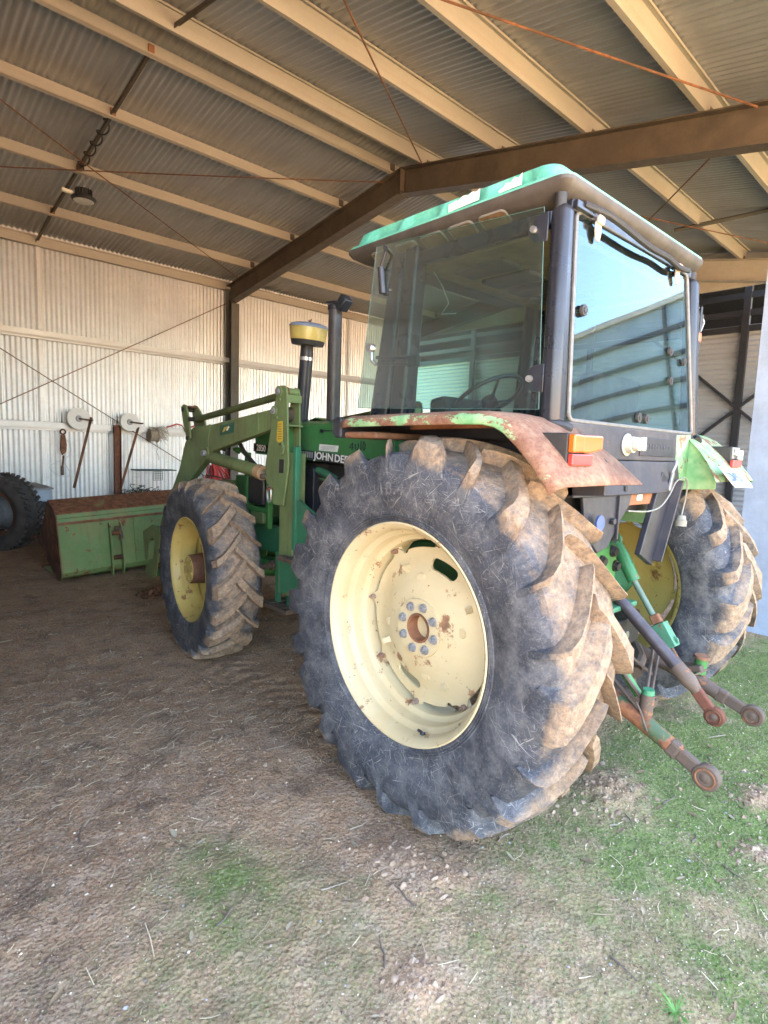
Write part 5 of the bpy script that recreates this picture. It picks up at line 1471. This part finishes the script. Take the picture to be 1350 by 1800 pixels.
# ------------------------------------------------------------------ trailer wheel, trailer tray at far left
tr = empty('trailer', (-1.42, 7.75, 0), 0, 'old trailer with big worn tyre and galvanised tray at the left edge', 'trailer')
whl = MB(); whl.lathe([(-.13, .315), (-.125, .29), (-.09, .285), (-.03, .27), (.06, .27), (.09, .29), (.12, .315)], 48)
wo = whl.build('wheel_rim', MAT['rustdark'], tr, 40); wo.location = (.14, -.10, .52); wo.rotation_euler = (0, rad(-3), rad(38))
b = MB(); b.lathe([(.06, .26), (.0, .20), (-.06, .15), (-.10, .14), (-.11, .0)], 40); b.build('wheel_cone', plain('grey_hub_cone', (.13, .15, .17), .6), wo, 40)
b = MB(); b.lathe([(-.12, .31), (-.15, .34), (-.165, .40), (-.155, .46), (-.135, .50), (-.10, .512), (.10, .512), (.135, .50), (.155, .46), (.165, .40), (.15, .34), (.12, .31)], 64)
for i in range(40):
    th = 2 * math.pi * i / 40
    for sx in (-1, 1):
        x = sx * .10; b.T = Matrix.Rotation(th + (sx > 0) * .08, 4, 'X'); b.obox((x, 0, .518), (.10, .045, .035), (0, 0, sx * .5))
b.T = None
b.build('tyre', plain('dusty_black_tyre', (.06, .052, .048), .9, 0, .35, 6, .3), wo, 35, .004)
MB().box(.25, .80, .15, 1.25, .62, .80).build('tray', plain('galvanised_tray', (.32, .37, .43), .5, .3, .2, 5), tr, 0, .01)
MB().box(.22, .83, .12, 1.28, .80, .825).build('tray_rim', plain('tray_rim_grey', (.30, .29, .27), .6), tr, 0, .004)
MB().box(.3, .75, .2, 1.2, .45, .62).build('chassis', MAT['dark'], tr, 0, .01)
MB().bar((.14, -.10, .52), (.9, .50, .52), .07, .07).build('axle', MAT['rustdark'], tr, 0, .006)
MB().bar((.2, -.2, .22), (.75, -.5, .16), .06, .05).bar((.3, -.15, .30), (.80, -.42, .24), .05, .04).build('tow_frame', MAT['rustdark'], tr, 0, .006)
MB().box(.7, .75, .6, .65, 0, .45).build('trailer_leg', MAT['dark'], tr, 0)
MB().box(.3, .35, 1.1, 1.15, 0, .45).build('trailer_leg', MAT['dark'], tr, 0)

# ------------------------------------------------------------------ things kept along the wall (building frame)
RZ = Matrix.Rotation(BY, 4, 'Z')
def W(x, y, z): return tuple(RZ @ Vector((x, y, z)))


def reel(loc, rim, label, rusty_=False):
    o = empty('fence_reel', W(*loc), BY, label, 'reel', 'white reels hung on the wall')
    f = plain('white_reel_plastic', (.72, .72, .70), .5, 0, .06, 20)
    MB().lathe([(-.10, .0), (-.10, rim), (-.092, rim), (-.092, .06)], 36, axis='y').build('reel_flange', f, o, 40)
    MB().lathe([(.0, .05), (.0, rim * .98), (.008, rim * .98), (.008, .0)], 36, axis='y').build('reel_flange', f, o, 40)
    MB().lathe([(-.092, .06), (-.08, .085), (-.01, .085), (.0, .06)], 30, axis='y').build('wound_tape', plain('grey_tape', (.45, .44, .40), .8, 0, .3, 60), o, 40)
    MB().lathe([(-.112, .0), (-.112, .045), (-.10, .055)], 24, axis='y').build('hub_boss', plain('grey_hub', (.35, .36, .37), .6), o, 40)
    MB().tube([(0, -.10, 0), (0.02, -.16, -.005), (.16, -.19, -.02)], .014, 8).build('crank_arm', MAT['hitchrust'], o)
    MB().cyl((.16, -.19, -.02), (.17, -.26, -.02), .014, .014, 10).build('crank_handle', MAT['rustdark'], o)
    return o


reel((.255, 9.34, 1.895), .185, 'white fence reel on the wall girt nearest the left edge')
reel((1.085, 9.30, 1.885), .165, 'smaller white fence reel above the maroon post')


def wall_bar(t, bt, label):
    a, c = Vector(W(*t)), Vector(W(*bt))
    o = MB().bar(a, c, .012, .045, (1, 0, 0)).build('flat_steel_bar', MAT['rustdark'], None, 0, .003)
    tag(o, label, 'bar', 'rusty bars leaning on the wall')


wall_bar((.445, 9.22, 1.93), (.174, 9.33, .70), 'rusty flat bar hanging under the left reel')
wall_bar((1.24, 9.22, 1.80), (.945, 9.33, .66), 'rusty flat bar leaning beside the maroon post')
mp = empty('maroon_post', W(.905, 9.36, 0), BY, 'maroon painted steel channel post standing against the wall', 'post')
MB().box(-.06, .06, -.012, 0, 0, 1.82).box(-.06, -.05, -.06, -.012, 0, 1.82).box(.05, .06, -.06, -.012, 0, 1.82).build('channel', MAT['rustred'], mp, 0, .002)
MB().box(-.09, .09, -.09, .04, 0, .015).build('foot_plate', MAT['rustred'], mp, 0)
# wire strainer hanging with its loop of wire
ws = empty('wire_strainer', W(.03, 9.36, 1.66), BY, 'rusty wire strainer with looped wire hanging left of the first reel', 'tool')
MB().ring(.04, .013, (0, 0, 0), 'y', 20, 8).build('hook_eye', MAT['rustdark'], ws)
MB().prism([(-.03, -.05), (.03, -.05), (.05, -.22), (.04, -.34), (-.02, -.40), (-.05, -.30), (-.045, -.20)], -.03, .03, 'y').build('ratchet_body', MAT['rust'], ws, 0, .01)
MB().bar((.0, 0, -.40), (-.02, 0, -.62), .02, .03).build('handle', MAT['rustdark'], ws, 0, .004)
MB().prism([(-.045, -.58), (.0, -.58), (.0, -.74), (-.05, -.74)], -.015, .015, 'y').build('grip', MAT['hitchrust'], ws, 0, .006)
MB().stube([(.02, 0, -.1), (.10, -.01, -.2), (.11, -.01, -.34), (.04, 0, -.44), (-.12, -.01, -.52), (-.22, -.02, -.60), (-.15, -.02, -.70), (.0, -.02, -.77), (.09, -.02, -.72), (.05, -.01, -.6), (0, 0, -.5)], .004, 6).build('wire_loop', MAT['chrome'], ws)
# twine spool with frayed rope
sp = empty('twine_spool', W(1.56, 9.33, 1.66), BY, 'spool of frayed pale twine hanging from the girt', 'spool')
TW = plain('jute_twine', (.36, .30, .23), .9, 0, .35, 60, .4)
MB().lathe([(-.09, .0), (-.09, .13), (-.075, .13), (-.07, .105), (.05, .105), (.055, .13), (.07, .13), (.07, 0)], 30, (0, 0, 0), 'x').build('spool_body', TW, sp, 40)
for i in range(36):
    a = rng.uniform(-.3, 3.4); x = rng.uniform(-.12, .10)
    pts = [(x, -.02 + .09 * math.cos(a), .10 * math.sin(a) + .06)]
    for k in range(4): pts.append((pts[-1][0] + rng.uniform(.0, .11), pts[-1][1] + rng.uniform(-.02, .02), pts[-1][2] + rng.uniform(-.05, .055) - (.02 * k)))
    MB().tube(pts, .004, 4).build('frayed_strand', TW, sp)
MB().tube([(0, -.12, -.08), (.03, -.13, -.22), (.0, -.12, -.30), (.05, -.12, -.40), (.04, -.12, -.46)], .006, 5).build('loose_end', TW, sp)
# red-handled tools on the girt
RED = plain('red_handle_paint', (.42, .035, .025), .4)
for (x, ln, lab) in ((1.92, .32, 'red handled bolt cutter lying on the girt right of the twine'), (2.32, .24, 'red handled clamp lying on the girt behind the loader arm')):
    o = empty('hand_tool', W(x, 9.36, 1.83), BY, lab, 'tool', 'red handled tools on the girt')
    MB().tube([(-.1, 0, .0), (.0, 0, .03), (.1, 0, .07), (.2, 0, .05)], .014, 8).build('handle', RED, o)
    MB().tube([(.2, 0, .05), (.24, 0, -.01), (.27, 0, -.08)], .010, 6).build('jaw', MAT['rustdark'], o)
# shelf, wire cage and tangled net
sh = empty('plank_bench', W(1.50, 9.15, 0), BY, 'low plank bench behind the bucket under the wire cage', 'bench')
WOOD = plain('weathered_wood', (.22, .16, .11), .85, 0, .3, 14, .2)
for i in range(3): MB().box(-.62, .75, -.22 + .15 * i, -.08 + .15 * i, .52, .555).build('plank', WOOD, sh, 0, .003)
for x in (-.55, .68):
    for y in (-.18, .18): MB().box(x - .03, x + .03, y - .03, y + .03, 0, .52).build('leg', WOOD, sh, 0)
cg = empty('wire_cage', W(1.50, 9.18, .56), BY, 'small wire mesh animal trap cage standing on the plank bench', 'cage')
b = MB()
for x in np.linspace(-.32, .32, 14): b.tube([(x, -.16, 0), (x, -.16, .46)], .0022, 4); b.tube([(x, .16, 0), (x, .16, .46)], .0022, 4)
for z in np.linspace(0, .46, 8): b.tube([(-.32, -.16, z), (.32, -.16, z), (.32, .16, z), (-.32, .16, z), (-.32, -.16, z)], .0022, 4)
b.build('wire_mesh', MAT['girt'], cg)
MB().tube([(-.36, -.16, .46), (.36, -.16, .46), (.36, .16, .46), (-.36, .16, .46), (-.36, -.16, .46)], .010, 6).build('top_frame', plain('dark_teal_wire', (.03, .07, .07), .5), cg)
b = MB()
for x in np.linspace(-.08, .09, 6): b.tube([(x, -.175, .28), (x, -.175, .44)], .005, 4)
for z in np.linspace(.28, .44, 5): b.tube([(-.08, -.175, z), (.09, -.175, z)], .005, 4)
b.build('trap_door', plain('dark_teal_wire2', (.03, .07, .07), .5), cg)
nt_ = empty('tangled_netting', W(1.18, 9.02, .555), BY, 'heap of tangled dark green netting on the plank bench', 'netting')
NETM = [plain('net_green', (.03, .06, .045), .85), plain('net_straw', (.22, .19, .13), .9), plain('net_dark', (.03, .03, .028), .85)]
for k in range(60):
    pts = []; a = rng.uniform(0, 6.3); q = rng.random() * .28
    p = Vector((q * 1.25 * math.cos(a), q * .6 * math.sin(a), max(.01, .20 * (1 - q / .3) * rng.random())))
    for j in range(7):
        pts.append(p.copy()); p = p + Vector((rng.uniform(-.09, .09), rng.uniform(-.05, .05), rng.uniform(-.05, .05))); p.z = min(max(.008, p.z), .24)
    MB().tube(pts, .006, 5).build('net_strand', NETM[k % 3], nt_)
# red twine bundle by the wall behind the engine
rt = empty('red_twine_bundle', W(2.80, 9.28, .62), BY, 'bundle of bright red baling twine hanging behind the loader arm', 'twine')
REDT = [plain('red_twine', (.62, .05, .035), .6), plain('dull_red_twine', (.30, .03, .035), .7)]
for k in range(70):
    x = rng.gauss(0, .11); y = rng.gauss(0, .04)
    MB().tube([(x * .5 - .05, y, .50 + rng.uniform(-.03, .03)), (x * .8, y - .02, .35), (x * 1.2 + .02, y - .03, .18 + rng.uniform(-.03, .03)), (x * 1.3, y, .02 + rng.uniform(0, .06))], .007, 5).build('twine_strand', REDT[k % 2], rt)
MB().tube([(-.25, -.06, .30), (-.05, -.09, .27), (.2, -.07, .20)], .012, 6).build('tie', MAT['black'], rt)
MB().box(-.30, .35, -.15, .15, -.62, 0).build('drum_box', WOOD, rt, 0, .01)

# ------------------------------------------------------------------ high-bay lamp (unlit) with its cable
hl = empty('high_bay_lamp', W(-.215, 7.10, 4.70), BY, 'unlit round high-bay lamp hanging from a roof purlin', 'lamp')
LB = plain('lamp_black', (.02, .02, .02), .45)
MB().lathe([(.0, .0), (.0, .135), (.03, .155), (.045, .15), (.06, .10), (.075, .085), (.15, .085), (.155, .0)], 36, (0, 0, 0), 'z').build('lamp_body', LB, hl, 35)
for i in range(16):
    a = 2 * math.pi * i / 16; MB().obox((.092 * math.cos(a), .092 * math.sin(a), .115), (.03, .005, .07), (0, 0, a)).build('cooling_fin', LB, hl, 0)
MB().lathe([(-.002, 0), (-.004, .12), (.0, .125)], 36, (0, 0, 0), 'z').build('lens', plain('frosted_lens', (.5, .5, .48), .35), hl, 35)
MB().obox((-.20, .0, .07), (.13, .05, .045), (0, .1, 0)).build('driver_box', plain('pale_driver', (.6, .58, .5), .5), hl, 0, .006)
for dx in (-.03, .03): MB().tube([(dx, 0, .15), (dx * .4, .02, .33), (0, .03, .42)], .004, 5).build('hanging_wire', MAT['chrome'], hl)
MB().bar((0, .03, .40), (0, .03, .56), .012, .03).build('hanger', MAT['rust'], hl, 0)
pts = []
for i in range(60):
    t = i / 59; y = 7.10 - 1.15 * t; a = t * 2 * math.pi * 4.5
    pts.append(W(-.26 + .05 * math.cos(a), y, zr(y) + .06 + .05 * math.sin(a)))
tag(MB().tube(pts, .010, 6).build('lamp_cable', LB, None), 'black cable coiled round the purlin bridging above the lamp', 'cable')
# ------------------------------------------------------------------ litter on the floor (uncountable: stuff)
def gh(x, y): return float(ground_h(np.array([x]), np.array([y]))[0])


def scatter(n, fn):
    xs = NR.uniform(-2.75, 3.4, n); ys = NR.uniform(-1.6, 7.5, n) if fn is None else None
    return xs, ys


def cam_scatter(n, ymin=1150, ymax=1800):
    """random ground spots, denser near the viewer's end of the shed floor"""
    out = []
    while len(out) < n:
        x = rng.uniform(-2.8, 3.2); d = rng.random() ** 1.6 * 7.5; y = -1.55 + d
        out.append((x, y))
    return out


def inside_tyre(x, y): return any(abs(x - cx) < .26 and abs(y - cy) < .3 for cx, cy in ((-.88, 0), (.88, 0), (-.82, 2.336), (.82, 2.336)))


def litter(name, label, mats, n, maker, spots=None):
    b = MB(); pts = [p for p in (spots or cam_scatter(n)) if not inside_tyre(*p)]
    P_ = np.array(pts); hz = ground_h(P_[:, 0], P_[:, 1])
    for (x, y), z in zip(pts, hz):
        b.cur = rng.randrange(len(mats)); maker(b, x, y, float(z))
    o = b.build(name, mats, None, 40, fix=False); return tag(o, label, 'litter', kind='stuff')


STRAW = [plain('straw_a', (.60, .49, .34), .8), plain('straw_b', (.34, .26, .175), .85), plain('straw_c', (.23, .165, .115), .9), plain('straw_d', (.15, .11, .08), .9)]


def mk_straw(b, x, y, z):
    a = rng.gauss(.25, .8); L = rng.uniform(.012, .075) * (1.8 if rng.random() < .06 else 1); r = rng.uniform(.0007, .0019)
    d = Vector((math.cos(a), math.sin(a), 0)); nrm = Vector((-d.y, d.x, 0)); bend = rng.uniform(-.15, .15) * L; lift = rng.uniform(0, .012)
    p = Vector((x, y, z + .004)); pts = [p, p + d * L * .5 + nrm * bend + Vector((0, 0, lift * .4)), p + d * L + Vector((0, 0, lift))]
    b.tube(pts, [r, r, r * .6], 3)


spots = cam_scatter(1300)
for cx, cy, n, s in ((-2.0, 1.7, 260, .22), (-2.15, 1.25, 160, .16), (-1.55, 1.45, 200, .2), (-1.7, 1.05, 160, .30), (-1.25, 1.1, 160, .18), (-1.6, 2.0, 120, .2), (-2.15, .55, 60, .25), (-1.0, .95, 60, .2), (-.3, 1.4, 40, .3), (-1.5, 2.6, 60, .5), (-1.2, 4.2, 80, .7), (-2.3, .25, 40, .15), (-.6, -.75, 40, .35), (-.2, -1.0, 40, .4)):
    spots += [(rng.gauss(cx, s), rng.gauss(cy, s)) for _ in range(n)]
litter('straw_litter', 'scattered dry straw and stalks on the dirt floor', STRAW, 0, mk_straw, spots)
STONE = [plain('pebble_a', (.33, .26, .20), .9), plain('pebble_b', (.44, .37, .29), .9), plain('pebble_c', (.20, .155, .125), .9), plain('pebble_d', (.30, .28, .27), .85)]
OCT = [(1, 0, 0), (-1, 0, 0), (0, 1, 0), (0, -1, 0), (0, 0, 1), (0, 0, -1)]; OCF = [(0, 2, 4), (2, 1, 4), (1, 3, 4), (3, 0, 4), (2, 0, 5), (1, 2, 5), (3, 1, 5), (0, 3, 5)]


def lump(b, x, y, z, s):
    from mathutils import Euler
    R = Euler((rng.random() * 6, rng.random() * 6, rng.random() * 6)).to_matrix(); sc = Vector((s * rng.uniform(.7, 1.3), s * rng.uniform(.6, 1.1), s * rng.uniform(.45, .9)))
    vs = []
    for q in OCT:
        v = R @ (Vector(q) * rng.uniform(.8, 1.15)); vs.append((x + v.x * sc.x, y + v.y * sc.y, z + v.z * sc.z))
    # split each face once so the lumps are not plain octahedra
    fs = []; mid = {}
    def mp_(i, j):
        k = (min(i, j), max(i, j))
        if k not in mid:
            a, c = Vector(vs[i]), Vector(vs[j]); ctr = Vector((x, y, z)); m_ = (a + c) / 2; m_ = ctr + (m_ - ctr) * rng.uniform(1.12, 1.38); vs.append(tuple(m_)); mid[k] = len(vs) - 1
        return mid[k]
    for i, j, k in OCF:
        a, c, d = mp_(i, j), mp_(j, k), mp_(k, i); fs += [(i, a, d), (j, c, a), (k, d, c), (a, c, d)]
    b.add(vs, fs)


litter('gravel', 'small stones and crumbs of soil strewn over the floor', STONE, 0, lambda b, x, y, z: lump(b, x, y, z + .001, .0022 + .0055 * rng.random() ** 3), cam_scatter(3200))
cl = []
for cx, cy, s, a in CLOD_SPOTS: cl += [(rng.gauss(cx, s * .85), rng.gauss(cy, s * .7)) for _ in range(int(230 * s / .15))]
cl += [(rng.gauss(-1.75, .35), rng.gauss(.95, .3)) for _ in range(150)] + [(rng.gauss(-1.3, .15), rng.gauss(.75, .15)) for _ in range(90)] + [(rng.gauss(-2.2, .2), rng.gauss(1.6, .3)) for _ in range(90)]
CLOD = [plain('clod_a', (.29, .195, .13), .95, 0, .25, 60, .4), plain('clod_b', (.36, .255, .18), .95, 0, .25, 60, .4), plain('clod_c', (.22, .145, .10), .95, 0, .25, 60, .4)]
litter('soil_clods', 'broken soil clods scattered round the rear tyre', CLOD, 0, lambda b, x, y, z: lump(b, x, y, z - .001, .003 + .015 * rng.random() ** 3), cl)
LEAF = [plain('leaf_pale', (.36, .30, .21), .95), plain('leaf_tan', (.27, .19, .12), .95), plain('leaf_brown', (.19, .13, .085), .95)]
for q in LEAF: q.node_tree.nodes['Principled BSDF'].inputs['Specular IOR Level'].default_value = .1


def mk_leaf(b, x, y, z):
    a = rng.uniform(0, 6.3); L = rng.uniform(.025, .06); w_ = L * rng.uniform(.11, .2); d = Vector((math.cos(a), math.sin(a), 0)); n = Vector((-d.y, d.x, 0)); cv = rng.uniform(-.2, .2)
    vs = []
    for t, k in ((0, .05), (.2, .7), (.5, 1), (.8, .65), (1, .03)):
        c = Vector((x, y, z + .006 + .25 * L * t * t * rng.uniform(.2, .5))) + d * (L * t) + n * (cv * L * t * t)
        vs += [c + n * w_ * k + Vector((0, 0, .15 * w_ * k)), c - Vector((0, 0, .1 * w_)), c - n * w_ * k + Vector((0, 0, .15 * w_ * k))]
    fs = []
    for i in range(4): fs += [(3 * i, 3 * i + 1, 3 * i + 4, 3 * i + 3), (3 * i + 1, 3 * i + 2, 3 * i + 5, 3 * i + 4)]
    b.add(vs, fs)


litter('fallen_leaves', 'narrow dry gum leaves lying on the ground', LEAF, 0, mk_leaf, [(rng.uniform(-2.4, 1.4), rng.uniform(-1.5, .9)) for _ in range(110)] + [(rng.uniform(-.6, .9), rng.uniform(-1.4, -.6)) for _ in range(40)])
TWIG = [plain('twig', (.13, .10, .085), .9), plain('twig_pale', (.27, .22, .17), .9)]


def mk_twig(b, x, y, z):
    a = rng.uniform(0, 6.3); p = Vector((x, y, z + .006)); pts = [p]
    for k in range(3): a += rng.uniform(-.4, .4); p = p + Vector((math.cos(a), math.sin(a), rng.uniform(-.05, .08))) * rng.uniform(.02, .045); pts.append(p)
    b.tube(pts, [.0035, .003, .0025, .0015], 5)


litter('twigs', 'short brown twigs lying on the ground', TWIG, 0, mk_twig, cam_scatter(170))
# crumbs: tens of thousands of tiny soil grains
CR = [plain('crumb_a', (.34, .235, .17), .95), plain('crumb_b', (.20, .13, .095), .95), plain('crumb_c', (.55, .45, .34), .95), plain('crumb_d', (.12, .085, .065), .95)]
n = 95000; px = NR.uniform(-2.75, 2.2, n); py = -1.6 + 6.2 * NR.random(n) ** 1.9
ok = (fbm(px * 2.5, py * 2.5, 4, 77) + .35 * NR.random(n)) > .58; px, py = px[ok], py[ok]; n = len(px); pz = ground_h(px, py)
R_ = NR.uniform(.0010, .0032, n) * (1 + 1.2 * (NR.random(n) < .06)); OC = np.array(OCT, float)
V = OC[None] * (R_[:, None, None] * NR.uniform(.6, 1.3, (n, 6, 1))) + NR.normal(0, .0005, (n, 6, 3)); V[..., 0] += px[:, None]; V[..., 1] += py[:, None]; V[..., 2] = V[..., 2] * .8 + pz[:, None] + .0008
F = (np.arange(n)[:, None, None] * 6 + np.array(OCF)[None]).reshape(-1, 3)
cm = bpy.data.meshes.new('soil_crumbs'); cm.from_pydata(V.reshape(-1, 3).tolist(), [], F.tolist())
for q in CR: cm.materials.append(q)
cm.polygons.foreach_set('material_index', np.repeat(NR.integers(0, 4, n), 8).astype(np.int32))
tag(link('soil_crumbs', cm), 'fine loose crumbs of soil over the dirt floor', 'soil', kind='stuff')
# moss tufts: short fine blades where the ground is green
MOSS = [plain('moss_a', (.055, .13, .03), .9), plain('moss_b', (.13, .19, .055), .9), plain('moss_c', (.22, .23, .10), .9)]
cx_ = NR.uniform(-2.3, 2.6, 90000); cy2 = NR.uniform(-1.6, .5, 90000); mv = moss_f(cx_, cy2); keep = NR.random(90000) < np.clip(mv * 1.2 - .22, 0, 1) ** 1.3 * .9
cx_, cy2 = cx_[keep], cy2[keep]; hz = ground_h(cx_, cy2)
n = len(cx_); an = NR.uniform(0, 6.283, n); wd = NR.uniform(.0012, .003, n); ht = NR.uniform(.003, .015, n) * NR.uniform(.5, 1.2, n); ln = NR.uniform(-.006, .006, (n, 2))
V = np.zeros((n, 3, 3)); V[:, 0, 0] = cx_ - np.cos(an) * wd; V[:, 0, 1] = cy2 - np.sin(an) * wd; V[:, 1, 0] = cx_ + np.cos(an) * wd; V[:, 1, 1] = cy2 + np.sin(an) * wd
V[:, 0, 2] = V[:, 1, 2] = hz - .001; V[:, 2, 0] = cx_ + ln[:, 0]; V[:, 2, 1] = cy2 + ln[:, 1]; V[:, 2, 2] = hz + ht
mm = bpy.data.meshes.new('moss'); mm.from_pydata(V.reshape(-1, 3).tolist(), [], np.arange(n * 3).reshape(-1, 3).tolist())
for q in MOSS: mm.materials.append(q)
mm.polygons.foreach_set('material_index', NR.integers(0, 3, n).astype(np.int32))
tag(link('moss', mm), 'low green moss and seedlings carpeting the ground by the open side', 'moss', kind='stuff')
# taller fine grass in the greenest part
n = 26000; gx_ = NR.uniform(-1.2, 3.0, n); gy_ = NR.uniform(-1.7, .1, n); gm = moss_f(gx_, gy_); ok = (gm > .55) & (NR.random(n) < (gm - .45) * .9 * sst(.35, .6, fbm(gx_ * 5, gy_ * 5, 3, 61)))
gx_, gy_ = gx_[ok], gy_[ok]; n = len(gx_); gz = ground_h(gx_, gy_); an = NR.uniform(0, 6.283, n); L = NR.uniform(.006, .020, n); wd = NR.uniform(.0006, .0013, n); ln = NR.uniform(-.6, .6, (n, 2)) * L[:, None]
V = np.zeros((n, 5, 3))
for q, (t, w_) in enumerate(((0, 1), (0, -1), (.55, .8), (.55, -.8), (1, 0))):
    V[:, q, 0] = gx_ + np.cos(an) * wd * w_ + ln[:, 0] * t * t; V[:, q, 1] = gy_ + np.sin(an) * wd * w_ + ln[:, 1] * t * t; V[:, q, 2] = gz - .001 + L * t * (1.1 - .25 * t)
F = np.arange(n)[:, None] * 5; fc = [tuple(r) for r in np.concatenate([F + np.array([[0, 1, 3]]), F + np.array([[0, 3, 2]]), F + np.array([[2, 3, 4]])]).tolist()]
gm_ = bpy.data.meshes.new('grass'); gm_.from_pydata(V.reshape(-1, 3).tolist(), [], fc)
for q in (plain('grass_a', (.07, .17, .03), .8), plain('grass_b', (.125, .205, .05), .8)): gm_.materials.append(q)
gm_.polygons.foreach_set('material_index', np.tile(NR.integers(0, 2, n), 3).astype(np.int32))
tag(link('grass', gm_), 'fine short grass sprouting through the moss by the right rear wheel', 'grass', kind='stuff')
# one grass tuft near the viewer
gt = empty('grass_tuft', (-1.06, -1.16, gh(-1.06, -1.16)), 0, 'small tuft of fresh grass at the bottom right', 'grass')
GR = plain('grass_blade', (.10, .24, .05), .7)
for i in range(34):
    a = rng.uniform(0, 6.28); L = rng.uniform(.03, .09); d = Vector((math.cos(a), math.sin(a), 0)); nn = Vector((-d.y, d.x, 0)) * .0022
    vs = []
    for t in (0, .4, .75, 1):
        c = d * (L * t * .9) + Vector((0, 0, L * .6 * t * (1.25 - t * .7))); vs += [c - nn * (1 - t * .9), c + nn * (1 - t * .9)]
    MB().add(vs, [(2 * k, 2 * k + 1, 2 * k + 3, 2 * k + 2) for k in range(3)]).build('blade', GR, gt, 0, fix=False)
